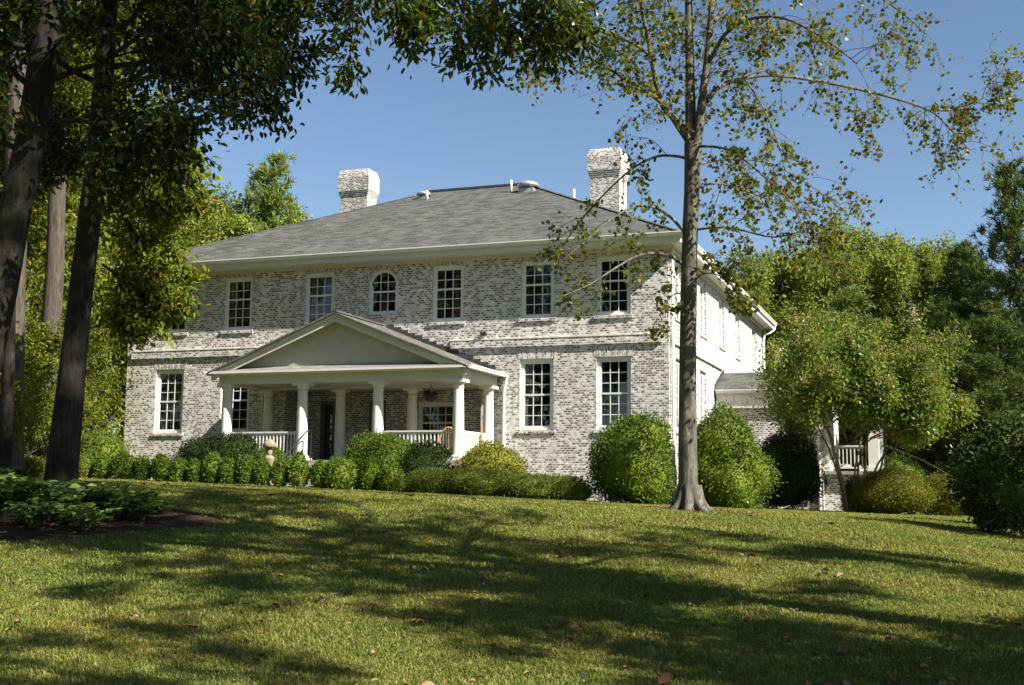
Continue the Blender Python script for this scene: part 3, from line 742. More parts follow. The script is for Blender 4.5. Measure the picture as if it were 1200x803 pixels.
def railing(p, q):
    m = MB(); p = np.array(p, float); q = np.array(q, float); d = q-p; L = np.hypot(d[0], d[1]); d /= L
    up = np.array([0, 0, 1.])
    m.bar(p+up*.89, q+up*.89, .09, .05); m.bar(p+up*.84, q+up*.84, .05, .05); m.bar(p+up*.12, q+up*.12, .06, .06)
    n = int(L/.125)
    for k in range(n):
        c = p+d*L*(k+.5)/n; m.box(c[0]-.019, c[1]-.019, FZ+.151, c[0]+.019, c[1]+.019, FZ+.814)
    return m.build('railing', MT['white'], house)
railing((cols_x[0]+.19, -2.9, FZ), (cols_x[1]-.19, -2.9, FZ)); railing((cols_x[2]+.19, -2.9, FZ), (cols_x[3]-.19, -2.9, FZ))
railing((cols_x[3], -2.71, FZ), (cols_x[3], -.52, FZ)); railing((cols_x[0], -2.71, FZ), (cols_x[0], -.52, FZ))
st = MB()
for k in range(5): st.box(-10.95, -3.285-.3*k-.3, ZB+.5, -8.8, -3.285-.3*k, FZ-.16*(k+1))
st.build('porch_steps', MT['concrete'], house)
h = MB(); h.tube([(-10.75, -3.12, FZ+.0), (-10.75, -3.12, FZ+.88), (-10.75, -3.25, FZ+.93), (-10.75, -3.45, FZ+.86), (-10.75, -4.75, FZ+.04), (-10.75, -4.85, FZ-.02), (-10.75, -4.85, 1.5)], .024, 8)
h.tube([(-10.75, -4.1, FZ+.45), (-10.75, -4.1, 1.6)], .016, 6); h.build('handrail', MT['iron'], house)

# ---------------- side wing with back porch (part of the house)
g0 = MB()
wall_panel(g0, WG, .003, 3.85, ZB, 5.02, [(2.45, 3.18, 3.42, 4.62)])
g0.face((3.85, 8.0, ZB), (3.85, 15, ZB), (3.85, 15, 5.02), (3.85, 8.0, 5.02))
g0.box(3.853, 8.25, ZB, 5.75, 12, 2.28)
g0.build('wing_wall', MT['brick_wing'], house)
window(WG, 2.45, 3.18, 3.42, 4.62, 2, 4, 2, sill=True, lintel=False, setb=.03)
b = MB()
b.box(.06, 7.86, 4.72, 6.0, 7.995, 5.20); b.box(.06, 7.78, 5.202, 6.05, 7.995, 5.27); b.box(.06, 7.84, 4.69, 6.02, 7.859, 4.75); b.box(5.7, 8.0, 4.72, 6.0, 12.1, 5.20)
k = .35
while k < 5.8: b.box(k, 7.84, 4.84, k+.07, 7.8595, 5.12); b.box(k+.28, 7.84, 4.84, k+.35, 7.8595, 5.12); b.box(k+.071, 7.85, 4.86, k+.279, 7.8597, 5.10); k += .78
b.build('wing_frieze', MT['trim'], house)
g = MB(); gutter(g, (.07, 7.776, 5.36), (6.2, 7.776, 5.36), (0, -1, 0), .12, .12); g.build('wing_gutter', MT['white'], house)
r = MB(); zr2, yr2 = 6.2, 9.95
r.hexa([(.02, 7.7, 5.31), (6.2, 7.7, 5.31), (6.2, yr2, zr2-.05), (.02, yr2, zr2-.05)], [(.02, 7.7, 5.36), (6.2, 7.7, 5.36), (6.2, yr2, zr2), (.02, yr2, zr2)])
r.hexa([(.02, yr2+.001, zr2-.05), (6.2, yr2+.001, zr2-.05), (6.2, 12.3, 5.31), (.02, 12.3, 5.31)], [(.02, yr2+.001, zr2), (6.2, yr2+.001, zr2), (6.2, 12.3, 5.36), (.02, 12.3, 5.36)])
r.face((5.9, 7.9, 5.3), (5.9, 12.1, 5.3), (5.9, yr2, zr2-.08))
wr = r.build('wing_roof', MT['shingle'], house)
b = MB()
for k in range(9):
    t0, t1 = k/9, (k+1)/9
    y0, y1 = 7.8+(yr2-7.8)*t0, 7.8+(yr2-7.8)*t1; z0, z1 = 5.38+(zr2-5.38)*t0, 5.38+(zr2-5.38)*t1
    b.hexa([(.003, y0, z0), (.003, y1, z1), (.003, y1, z1+.13), (.003, y0, z1+.13)], [(.02, y0, z0), (.02, y1, z1), (.02, y1, z1+.13), (.02, y0, z1+.13)])
b.build('step_flashing', MT['flash'], wr)
b = MB(); b.box(3.9, 8.02, 2.282, 5.85, 12.1, 2.40); b.build('back_porch_floor', MT['concrete'], house)
for x, y, wdt in ((3.98, 8.15, .16), (5.6, 8.2, .36), (5.6, 11.9, .3)):
    b = MB(); b.box(x-wdt/2, y-wdt/2, 2.40, x+wdt/2, y+wdt/2, 4.72); b.box(x-wdt/2-.04, y-wdt/2-.04, 4.55, x+wdt/2+.04, y+wdt/2+.04, 4.718); b.box(x-wdt/2-.04, y-wdt/2-.04, 2.402, x+wdt/2+.04, y+wdt/2+.04, 2.55); b.build('porch_post', MT['white'], house)
FZ = 2.40
railing((4.08, 8.12, FZ), (5.4, 8.12, FZ))
spout('downspout', [(3.72, 7.9, 4.7), (3.72, 7.94, 3), (3.72, 7.94, .9)], .05)
h = MB(); h.tube([(5.85, 8.4, 3.3), (6.0, 8.3, 3.32), (7.3, 7.9, 2.75), (8.2, 7.7, 2.2), (8.2, 7.7, .9)], .028, 8); h.tube([(5.9, 8.3, 3.0), (7.3, 7.95, 2.45), (8.2, 7.7, 1.9)], .018, 6); h.build('handrail', MT['iron'], house)
b = MB()
for k in range(6): b.box(5.86+.3*k, 8.0, ZB, 5.86+.3*(k+1), 9.4, 2.26-.2*k)
b.build('back_steps', MT['brick_wing'], house)

# ------------------------------------------------------------------ small things at the house
def hanging_basket(x, y, z, label):
    o = empty('hanging_basket', (x, y, z-.62), label, 'hanging basket')
    m = MB()
    m.lathe((x, y, z-.62), [(.03, 0), (.12, .04), (.19, .14), (.22, .24), (.20, .25)], 16); m.build('basket', MT['iron'], o)
    m = MB()
    for k in range(3):
        a = 2.1*k; m.tube([(x+.2*math.cos(a), y+.2*math.sin(a), z-.38), (x, y, z-.1), (x, y, z)], .008, 5)
    m.build('hanger', MT['iron'], o)
    rg = np.random.default_rng(5); n = 260; a = rg.uniform(0, 6.28, n); d = np.stack([np.cos(a), np.sin(a), rg.uniform(-.3, .9, n)], 1)
    pos = np.array([0, 0, .26])+d*rg.uniform(.02, .2, n)[:, None]
    me = leaf_mesh('foliage', pos, d+np.array([0, 0, -.5]), unit(rg.normal(size=(n, 3))+np.array([0, 0, 1])), rg.uniform(.05, .1, n), .5, 'diamond')
    link_mesh('foliage', me, MT['leaf_box_dark'], o)
hanging_basket(-7.47, -1.3, 5.02, 'dark hanging basket under the porch ceiling left of the front right column')
def wicker_chair(x, y, rz, label):
    z = 2.5
    o = empty('wicker_chair', (x, y, z), label, 'chair', 'wicker chairs on the porch', rz)
    def bld(m, n): 
        ob = m.build(n, MT['wicker'], None); ob.parent = o
    m = MB(); m.box(-.28, -.27, .36, .28, .27, .44); bld(m, 'seat')
    m = MB()
    pts = [(.30*math.cos(a), .30, .46+.62*math.sin(a)) for a in np.linspace(.0, math.pi, 13)]
    m.tube(pts, .028, 8)
    for k in range(1, 12): m.tube([(pts[k][0], .30, .45), pts[k]], .012, 5)
    bld(m, 'backrest')
    for s in (-1, 1):
        m = MB(); m.tube([(s*.29, .3, .68), (s*.32, 0, .66), (s*.32, -.26, .62), (s*.31, -.28, .45)], .025, 6); bld(m, 'armrest')
        for yy in (-.25, .27):
            m = MB(); m.tube([(s*.26, yy, .37), (s*.27, yy*1.05, .0)], .022, 6); bld(m, 'leg')
wicker_chair(-6.62, -1.75, .5, 'tan wicker chair behind the front porch railing beside the right column')
wicker_chair(-6.15, -1.0, -1.2, 'tan wicker chair with rounded back showing above the side railing')
# stone garden lantern
def stone_lantern():
    x, y = -11.1, -5.0; z = float(gz(x, y))
    o = empty('stone_lantern', (x, y, z), 'weathered tan stone garden lantern with a mushroom cap by the porch steps', 'garden ornament')
    m = MB(); m.lathe((x, y, z), [(.20, 0), (.20, .12), (.11, .2), (.09, .62), (.12, .72), (.16, .82), (.17, .87), (.08, .94)], 16); m.build('pedestal', MT['stone'], o)
    m = MB(); m.lathe((x, y, z+.94), [(.07, .0), (.09, .03), (.09, .15), (.07, .22)], 12); m.build('light_chamber', MT['stone'], o)
    m = MB(); m.lathe((x, y, z+1.161), [(.10, 0), (.19, .02), (.205, .07), (.185, .14), (.13, .21), (.06, .25), (.02, .265)], 14); m.build('cap', MT['stone'], o)
stone_lantern()
def floor_lamp():
    x, y, z = -14.75, 2.6, 6.122
    o = empty('floor_lamp', (x, y, z), 'lit lamp with an orange glow inside the second upstairs window', 'lamp')
    m = MB(); m.lathe((x, y, z), [(.16, 0), (.16, .03), (.02, .05), (.015, 1.55)], 12); m.build('stand', MT['iron'], o)
    mm, n, out = new_mat('lit_lamp_shade'); e = N(n, 'ShaderNodeEmission', Strength=2.5); e.inputs[0].default_value = (1, .30, .06, 1); n.links.new(e.outputs[0], out.inputs[0])
    m = MB(); m.lathe((x, y, z+1.5), [(.17, 0), (.14, .12), (.10, .18)], 14); m.build('lamp_shade', mm, o)
floor_lamp()

# ------------------------------------------------------------------ plants
class Tree:
    """collects limbs (tubes) and leaf anchors"""
    def __init__(s, seed): s.rg = np.random.default_rng(seed); s.polys = []; s.rads = []; s.sides = []; s.ap = []; s.ad = []; s.twp = []; s.twr = []
    def limb(s, pts, r0, r1, side=7, pw=1.0):
        P = np.array(pts, float); t = np.linspace(0, 1, len(P))**pw
        s.polys.append(P); s.rads.append(r0+(r1-r0)*t); s.sides.append(side); return P
    def grow(s, p, d, L, r, lv, PR):
        rg = s.rg; n = PR['seg'][lv]; step = L/n
        P = [np.array(p, float)]; d = unit(np.array(d, float))
        for i in range(n):
            d = unit(d+rg.normal(size=3)*PR['wig'][lv]+np.array([0, 0, PR['trop'][lv]])); P.append(P[-1]+d*step)
        P = np.array(P); last = lv == PR['levels']-1
        rr = r*(1-np.linspace(0, 1, n+1)*.8)
        if not (last and PR.get('bare_twigs', False)):
            s.polys.append(P); s.rads.append(rr); s.sides.append([7, 5, 4, 3, 3][min(lv, 4)])
        if last:
            k = PR['anchors']; t = rg.uniform(.15, 1.0, k)*n; i = np.minimum(t.astype(int), n-1)
            q = P[i]+(P[i+1]-P[i])*(t-i)[:, None]; s.ap.append(q); s.ad.append(unit(P[i+1]-P[i]))
            return
        c = PR['n'][lv]
        for j in range(c):
            t = PR['t0'][lv]+(1-PR['t0'][lv])*(j+rg.uniform(.1, .9))/c
            x = t*n; i = min(int(x), n-1); q = P[i]+(P[i+1]-P[i])*(x-i); td = unit(P[i+1]-P[i])
            a = unit(np.cross(td, rg.normal(size=3))); ang = PR['ang'][lv]*rg.uniform(.75, 1.2)
            nd = td*math.cos(ang)+a*math.sin(ang)
            cl = L*PR['ratio'][lv]*rg.uniform(.75, 1.15)*(1-.45*t if lv == 0 else 1-.25*t)
            s.grow(q, nd, cl, max(.004, np.interp(t, [0, 1], [r, r*.25])*.55), lv+1, PR)
    def anchors(s): return np.concatenate(s.ap), np.concatenate(s.ad)
    def limb_mesh(s, name, org):
        V, Q = tube_arrays([p-org for p in s.polys], s.rads, s.sides); return quads_mesh(name, V, Q, True)
    def leaf_mesh(s, name, org, per, size, sig, aspect=.5, shape='diamond', droop=.4, flat=.7, keep=None):
        A, Dr = s.anchors(); rg = s.rg
        A = np.repeat(A, per, 0)-org; Dr = np.repeat(Dr, per, 0); n = len(A)
        pos = A+rg.normal(size=(n, 3))*sig
        ax = unit(Dr*.5+rg.normal(size=(n, 3))*.7+np.array([0, 0, -droop])); nrm = unit(rg.normal(size=(n, 3))*.6+np.array([0, 0, flat]))
        if keep is not None: 
            k = keep(pos+org); pos, ax, nrm = pos[k], ax[k], nrm[k]; n = len(pos)
        return leaf_mesh(name, pos, ax, nrm, size*rg.uniform(.65, 1.25, n), aspect, shape)

def make_tree(T, name, org, label, cat, group, bark, leafmat, per, size, sig, **kw):
    o = empty(name, tuple(org), label, cat, group)
    link_mesh('trunk', T.limb_mesh('trunk', org), MT[bark], o)
    link_mesh('crown', T.leaf_mesh('crown', org, per, size, sig, **kw), MT[leafmat], o)
    return o

# ---- generic woodland trees, built at the origin and copied
DEC = dict(levels=4, seg=[9, 6, 5, 3], wig=[.05, .16, .2, .25], trop=[.02, .10, .04, -.02], n=[17, 7, 5], t0=[.22, .25, .2], ang=[1.05, .8, .75], ratio=[.42, .5, .5], anchors=6)
def dec_tree(seed, H, R, name, leafmat, per=7, size=.24, sig=.22, bark='bark_grey', t0=.22, spread=1.0):
    T = Tree(seed); P = dict(DEC); P['t0'] = [t0, .25, .2]; P['ratio'] = [.42*spread, .5, .5]
    T.grow((0, 0, -.15), (0, 0, 1), H, R, 0, P)
    return make_tree(T, name, np.zeros(3), None, None, None, bark, leafmat, per, size, sig)
def pine_tree(seed, H, R, name, leafmat, spread=.27, t0=.18, dens=1.0, size=.30):
    T = Tree(seed); rg = T.rg
    P0 = np.array([(0.04*H*.1*math.sin(z*9), 0, z*H) for z in np.linspace(-.01, 1, 14)]); T.limb(P0, R, .03, 8)
    z = t0*H
    while z < H*.985:
        t = (z/H-t0)/(1-t0); L = H*spread*(1-t)**.75*(.55+.45*min(1, t*5))+.4
        for k in range(rg.integers(4, 7)):
            a = rg.uniform(0, 6.28); el = .05+.55*t+rg.normal()*.12
            d = np.array([math.cos(a)*math.cos(el), math.sin(a)*math.cos(el), math.sin(el)]); Lk = L*rg.uniform(.6, 1.12)
            n = 5; P = [np.array([0, 0, z])]
            dd = d.copy()
            for i in range(n): dd = unit(dd+np.array([0, 0, .10])+rg.normal(size=3)*.08); P.append(P[-1]+dd*Lk/n)
            P = np.array(P); T.limb(P, .05*(1-t)+.015, .01, 4)
            m = max(3, int(Lk*7*dens))
            for j in range(m):
                x = (.25+.75*rg.uniform()**.7)*n; i = min(int(x), n-1); q = P[i]+(P[i+1]-P[i])*(x-i)
                off = rg.normal(size=3)*np.array([.32, .32, .14])*(.5+.25*Lk/3); T.ap.append((q+off)[None]); T.ad.append(unit(dd+off*1.5+np.array([0, 0, .35]))[None])
        z += rg.uniform(.38, .62)*H/16
    A, Dr = T.anchors(); per = 16
    A = np.repeat(A, per, 0); Dr = np.repeat(Dr, per, 0); n = len(A)
    pos = A+rg.normal(size=(n, 3))*.06; ax = unit(Dr*.8+rg.normal(size=(n, 3))*.62); nrm = unit(rg.normal(size=(n, 3)))
    o = empty(name, (0, 0, 0))
    link_mesh('trunk', T.limb_mesh('trunk', np.zeros(3)), MT['bark_grey'], o)
    link_mesh('crown', leaf_mesh('crown', pos, ax, nrm, size*rg.uniform(.7, 1.25, n), .17, 'needle'), MT[leafmat], o)
    return o

PROTO = {
 'a': dec_tree(11, 17, .26, 'woodland_tree', 'leaf_wood'),
 'b': dec_tree(12, 15, .22, 'woodland_tree', 'leaf_wood', t0=.12, spread=1.15),
 'c': dec_tree(13, 13, .20, 'woodland_tree', 'leaf_wood_olive', t0=.10, spread=1.1),
 'p': pine_tree(21, 15, .22, 'pine_tree', 'leaf_pine'),
 'q': pine_tree(22, 17, .25, 'pine_tree', 'leaf_pine', spread=.24),
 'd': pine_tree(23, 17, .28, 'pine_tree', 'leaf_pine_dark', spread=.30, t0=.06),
 'u': dec_tree(14, 6, .07, 'understory_tree', 'leaf_wood', per=6, size=.17, sig=.18, t0=.06, spread=1.3),
}
used = set()
def top_of(o):
    me = [c for c in o.children if c.name.startswith('crown')][0].data; a = np.empty(len(me.vertices)*3, np.float32); me.vertices.foreach_get('co', a); return float(np.percentile(a[2::3], 99.6))
TOPS = {k: top_of(o) for k, o in PROTO.items()}
def plant(kind, px, dist, H, label, group, rz=0, cat=None, wide=1.0, sink=0, xy=None):
    h0 = TOPS[kind]
    o = PROTO[kind] if kind not in used else copy_tree(PROTO[kind])
    used.add(kind)
    p = place(px, dist) if xy is None else np.array([xy[0], xy[1], float(gz(*xy))])
    o.location = (p[0], p[1], p[2]-sink); s = H/h0; o.scale = (s*wide, s*wide, s); o.rotation_euler = (0, 0, rz)
    for k in ('label', 'category', 'group'):
        if k in o: del o[k]
    return tag(o, label, cat or ('pine tree' if kind in 'pqd' else 'tree'), group)
GL = 'trees in the wood left of the house'
left_wood = [('a', -70, 36, 21, 1.0), ('b', 15, 44, 23, .9), ('a', 62, 52, 25, .7), ('b', 128, 66, 24, .75), ('c', -20, 52, 24, 1.1), ('a', 40, 66, 32, 1.0), ('b', 185, 76, 17.5, 1.0), ('c', 62, 43, 9, .9), ('b', -150, 42, 20, 1.1), ('c', 215, 80, 18.0, 1.0)]
LLW = ['tall yellow green tree at the far left edge behind the dark trunks', 'bushy yellow green tree standing between the two dark foreground trunks', 'tall sunlit tree just left of the house corner', 'broad tree whose foliage shows behind the upper left house corner',
       'olive tree at the left edge deep in the wood', 'tallest tree of the left wood behind the leaning dark trunk', 'tree behind the left end of the roof with yellowing leaves', 'low olive tree right of the leaning dark trunk beside the house wall', 'tree half outside the left edge of the picture', 'olive rounded treetop showing over the left end of the roof']
for i, ((k, px, d, H, wd), lb) in enumerate(zip(left_wood, LLW)): plant(k, px, d, H, lb, GL, rz=1.3*i, wide=wd)
for i, (px, d, H, lb) in enumerate([(20, 31, 4.5, 'low leafy understory tree at the far left behind the lit trunk'), (82, 40, 5, 'light green understory tree right behind the leaning dark trunk'), (105, 52, 6.5, 'understory tree beside the left house corner'), (-40, 28, 4, 'understory bush at the left frame edge')]):
    plant('u', px, d, H, lb, 'understory trees left of the house', rz=i*2.)
plant('p', 312, 82, 22.3, 'pointed conifer rising behind the left slope of the roof', 'trees behind the house roof', .4)
plant('c', 262, 80, 19.5, 'rounded olive tree behind the roof left of the pointed conifer', 'trees behind the house roof', 2)
plant('c', 348, 86, 19.0, 'small round treetop behind the roof right of the pointed conifer', 'trees behind the house roof', 4)
GRT = 'trees behind the house on the right'
right_wood = [('c', 872, 66, 13.6, 1.0, 'rounded green tree right above the house eave corner'), ('q', 918, 74, 14.3, 1.5, 'soft topped pine behind the eave end'), ('p', 978, 70, 15.0, 1.5, 'broad soft green pine above the left of the crape myrtle'),
              ('q', 1028, 76, 15.9, 1.5, 'tallest pine above the middle of the crape myrtle'), ('c', 1055, 60, 12.9, .8, 'pointed olive brown tree above the right of the crape myrtle'), ('p', 1108, 78, 16.0, 1.4, 'pine in the gap before the dark tree on the right'),
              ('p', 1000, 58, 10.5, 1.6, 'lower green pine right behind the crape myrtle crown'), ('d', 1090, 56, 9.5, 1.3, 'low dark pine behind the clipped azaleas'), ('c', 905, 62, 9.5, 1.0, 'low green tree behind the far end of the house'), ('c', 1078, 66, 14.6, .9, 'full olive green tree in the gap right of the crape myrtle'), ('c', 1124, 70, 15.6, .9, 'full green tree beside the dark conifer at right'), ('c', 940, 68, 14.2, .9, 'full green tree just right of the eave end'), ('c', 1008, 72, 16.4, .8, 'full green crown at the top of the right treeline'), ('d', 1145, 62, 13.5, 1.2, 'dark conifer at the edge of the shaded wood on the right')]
for i, (k, px, d, H, wd, lb) in enumerate(right_wood): plant(k, px, d, H, lb, GRT, rz=.9*i+.3, wide=wd)
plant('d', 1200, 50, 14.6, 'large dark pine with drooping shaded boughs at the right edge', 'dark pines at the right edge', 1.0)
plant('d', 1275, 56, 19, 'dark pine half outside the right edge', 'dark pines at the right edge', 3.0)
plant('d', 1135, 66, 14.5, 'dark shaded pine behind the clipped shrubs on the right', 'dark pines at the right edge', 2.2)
plant('b', 1262, 52, 13.5, 'yellow green leafy tree mixed with the dark pine at right', GRT, 2.6, wide=.6)
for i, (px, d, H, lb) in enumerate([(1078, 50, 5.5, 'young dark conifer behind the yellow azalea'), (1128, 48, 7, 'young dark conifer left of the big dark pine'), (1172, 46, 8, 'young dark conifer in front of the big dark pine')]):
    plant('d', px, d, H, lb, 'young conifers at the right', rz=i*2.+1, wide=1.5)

# ---- shade trees standing outside the frame to the right of and behind the camera
SH = 'big shade trees beside the viewer'
shade = [((15.2, -27.2), 12.5, 'c', .75), ((14.0, -32.2), 12.5, 'a', .62), ((15.6, -21.0), 11.0, 'b', .48), ((17.5, -13.2), 11.0, 'a', .55), ((20.8, -24.4), 10, 'b', .6), ((20.0, -29.0), 12, 'c', .8), ((18.5, -17.3), 9, 'c', .5), ((22, -44.0), 18, 'b', 1.3), ((-9.0, -45.0), 21, 'a', 1.2), ((-18, -41.0), 22, 'b', 1.2), ((-28, -40.0), 22, 'a', 1.2), ((-38, -38.0), 22, 'b', 1.2), ((-48, -36.0), 22, 'a', 1.2)]
for i, (xy, H, k, wd) in enumerate(shade):
    plant(k, 0, 0, H, 'tall leafy tree standing outside the picture beside the viewer', SH, rz=1.1*i, wide=wd, xy=xy)

# ---- the tulip tree in front of the house
UPV_Z = np.array([0, 0, 1.])
def tulip_tree():
    D0 = 25.0; base = place(808, D0); T = Tree(7); rg = T.rg
    def path(pts): return [at(px, py, D0+dd) for px, py, dd in pts]
    def smooth(P, k=4):
        P = np.array(P, float); out = []
        Q = np.vstack([2*P[0]-P[1], P, 2*P[-1]-P[-2]])
        for i in range(1, len(Q)-2):
            for t in np.linspace(0, 1, k, endpoint=False):
                a, b, c, d = Q[i-1], Q[i], Q[i+1], Q[i+2]
                out.append(.5*((2*b)+(-a+c)*t+(2*a-5*b+4*c-d)*t*t+(-a+3*b-3*c+d)*t**3))
        out.append(P[-1]); return np.array(out)
    m = D0/F_PX
    P = smooth(path([(808, 606, 0), (807, 585, 0), (806, 540, 0), (806, 430, 0), (808, 300, 0), (811, 215, 0), (812, 168, 0)]), 5)
    rad = np.interp(np.linspace(0, 1, len(P)), [0, .06, .14, .25, .5, .8, 1], [23, 17, 13.5, 11.6, 10, 9.2, 10.5])*m
    T.polys.append(P); T.rads.append(rad); T.sides.append(18)
    for k in range(7):
        a = .9*k+.3; u_ = np.array([math.cos(a), math.sin(a), 0]); T.limb([base+UPV_Z*.50+u_*.10, base+UPV_Z*.20+u_*.20, base+UPV_Z*.05+u_*.33, base-UPV_Z*.06+u_*.50], .15, .07, 8)
    limbs = []
    def L(pts, r0, r1, twigs, tl=1.0):
        P = smooth(path(pts), 4); T.limb(P, r0*m*(.78 if len(limbs) > 1 else 1), r1*m*.7, 8); limbs.append((P, twigs, tl, r1*m))
    L([(810, 172, .05), (809, 120, .1), (808, 60, .1), (806, -60, .1), (805, -250, .2), (803, -420, .2)], 7.6, 2.2, 20, 1.5)
    L([(816, 172, -.05), (824, 110, -.1), (830, 60, -.1), (834, 0, -.2), (840, -140, -.3), (850, -330, -.5)], 6.2, 2, 20, 1.5)
    L([(807, 165, 0), (790, 140, -.3), (773, 115, -.7), (760, 48, -1.2), (752, 10, -1.5), (740, -80, -2)], 6, 2, 14)
    L([(775, 120, -.7), (752, 103, -.8), (730, 91, -1.0), (693, 69, -1.5), (640, 53, -2.2), (615, 50, -2.6)], 3.5, 1, 15)
    L([(806, 186, 0), (790, 183, .3), (768, 184, .6), (738, 200, 1.0), (700, 236, 1.5), (670, 272, 1.9), (655, 300, 2.1)], 2.6, .7, 8, .8)
    L([(802, 272, 0), (785, 254, -.3), (765, 243, -.5), (742, 243, -.9), (715, 258, -1.3), (690, 280, -1.6), (665, 300, -1.8)], 2.6, .7, 6, .7)
    L([(801, 310, 0), (785, 300, -.2), (765, 297, -.5), (745, 301, -.8), (720, 315, -1.2), (690, 334, -1.6), (660, 347, -1.9)], 3.4, .8, 6, .6)
    L([(828, 118, -.1), (842, 103, .2), (860, 95, .4), (901, 88, .8), (965, 96, 1.4), (1040, 113, 2.0), (1090, 130, 2.4), (1112, 150, 2.6), (1136, 176, 2.8)], 4.6, 1, 18)
    L([(1085, 129, 2.4), (1125, 128, 2.6), (1155, 112, 2.9), (1180, 72, 3.1)], 1.8, .6, 13, .7)
    L([(872, 92, .5), (888, 115, .3), (903, 145, .1), (914, 175, 0), (920, 200, -.1)], 1.8, .5, 9, .7)
    L([(830, 75, -.1), (850, 40, -.6), (880, 22, -1.1), (920, 22, -1.8), (965, 45, -2.4), (1005, 75, -3.0)], 3.6, 1, 15)
    L([(833, 30, -.1), (865, -5, .6), (910, -30, 1.2), (980, -30, 2.0), (1050, 10, 2.8), (1085, 40, 3.2)], 3.6, 1, 16)
    L([(813, 172, 0), (835, 172, -.5), (859, 178, -.9), (891, 203, -1.4), (928, 238, -1.9), (945, 275, -2.2)], 2.4, .6, 11, .95)
    L([(812, 195, 0), (840, 188, .6), (870, 187, 1.0), (905, 192, 1.5), (940, 212, 2.0), (985, 240, 2.4)], 2.4, .6, 12, 1.0)
    L([(811, 270, 0), (835, 267, -.3), (862, 268, -.6), (907, 278, -1.0), (950, 268, -1.4), (990, 262, -1.7)], 2.2, .6, 11, .9)
    L([(809, 225, 0), (835, 215, .4), (870, 222, .9), (915, 240, 1.3), (960, 250, 1.6)], 2.2, .6, 10, .9)
    L([(809, 335, 0), (822, 322, -.4), (840, 322, -.8), (858, 335, -1.1), (872, 352, -1.4)], 1.3, .4, 8, .5)
    L([(803, 345, 0), (790, 345, -.3), (778, 360, -.6), (768, 378, -.8)], 1.2, .4, 4, .4)
    L([(768, 70, -.9), (740, 50, -.2), (700, 35, .6), (660, 0, 1.2), (640, -40, 1.5)], 2.6, .7, 14)
    L([(806, 60, .1), (790, 20, .6), (770, -40, 1.0), (745, -110, 1.6)], 3, .8, 10, 1.2)
    L([(1013, 107, 1.8), (1018, 130, 1.7), (1022, 155, 1.6), (1034, 178, 1.5)], .8, .3, 4, .4)
    down = np.array([0, 0, -1.])
    for P, nt_, tl, r1 in limbs:
        n = len(P)-1
        nt_ = int(nt_*(2.0 if nt_ > 12 else 1.5))
        for j in range(nt_):
            t = .18+.82*(j+rg.uniform(0, 1))/nt_; x = t*n; i = min(int(x), n-1); q = P[i]+(P[i+1]-P[i])*(x-i); td = unit(P[i+1]-P[i])
            a = unit(np.cross(td, rg.normal(size=3))); d = unit(td*.55+a*.85)
            Lk = tl*rg.uniform(.5, 1.3)
            tw = [q]; dd = d
            for s_ in range(5): dd = unit(dd+down*.09+rg.normal(size=3)*.16); tw.append(tw[-1]+dd*Lk/5)
            tw = np.array(tw); T.limb(tw, .009, .003, 4)
            for s_ in range(rg.integers(4, 8)):
                x2 = rg.uniform(1, 5); i2 = min(int(x2), 4); q2 = tw[i2]+(tw[i2+1]-tw[i2])*(x2-i2)
                d2 = unit(unit(tw[i2+1]-tw[i2])*.6+rg.normal(size=3)*.6+down*.1); tw2 = [q2]
                for s2 in range(3): d2 = unit(d2+down*.12+rg.normal(size=3)*.2); tw2.append(tw2[-1]+d2*Lk*.17)
                tw2 = np.array(tw2); T.limb(tw2, .005, .002, 3)
                k = rg.integers(4, 9); tt = rg.uniform(.2, 1, k)*3; ii = np.minimum(tt.astype(int), 2)
                pos = tw2[ii]+(tw2[ii+1]-tw2[ii])*(tt-ii)[:, None]
                T.ap.append(pos); T.ad.append(np.repeat(d2[None], k, 0))
    o = empty('tulip_tree', tuple(base), 'tall tulip tree with forked grey trunk and sparse yellowing leaves before the house', 'tree')
    link_mesh('trunk', T.limb_mesh('trunk', base), MT['bark_tulip'], o)
    A, Dr = T.anchors(); n = len(A); A = A-base+rg.normal(size=(n, 3))*.05
    ax = unit(Dr*.3+rg.normal(size=(n, 3))*.5+down*.75); nrm = unit(rg.normal(size=(n, 3))+np.array([0, 0, .35]))
    link_mesh('crown', leaf_mesh('crown', A, ax, nrm, rg.uniform(.042, .10, n), .95, 'tulip'), MT['leaf_tulip'], o)
    return o
tulip_tree()

# ---- dark trees in the left foreground
FG = dict(levels=3, seg=[6, 5, 4], wig=[.12, .2, .22], trop=[.02, -.03, -.06], n=[8, 7], t0=[.25, .2], ang=[.75, .7], ratio=[.5, .5], anchors=7)
def fg_tree(seed, path, rads, limbs, name, label, bark, leafmat, per, size, sig, org, pr=FG, group=None, **kw):
    T = Tree(seed); P = np.array([at(*p) for p in path]); T.polys.append(P); T.rads.append(np.array(rads)); T.sides.append(14)
    for (q, d, L, r) in limbs: T.grow(q, d, L, r, 0, pr)
    return make_tree(T, name, org, label, 'tree', group, bark, leafmat, per, size, sig, **kw)
RGT = np.array([CY, SY, 0]); FWD = np.array([-SY, CY, 0]); UPV = np.array([0, 0, 1.])
def dirv(r, f, u): return RGT*r+FWD*f+UPV*u
rg = np.random.default_rng(3)
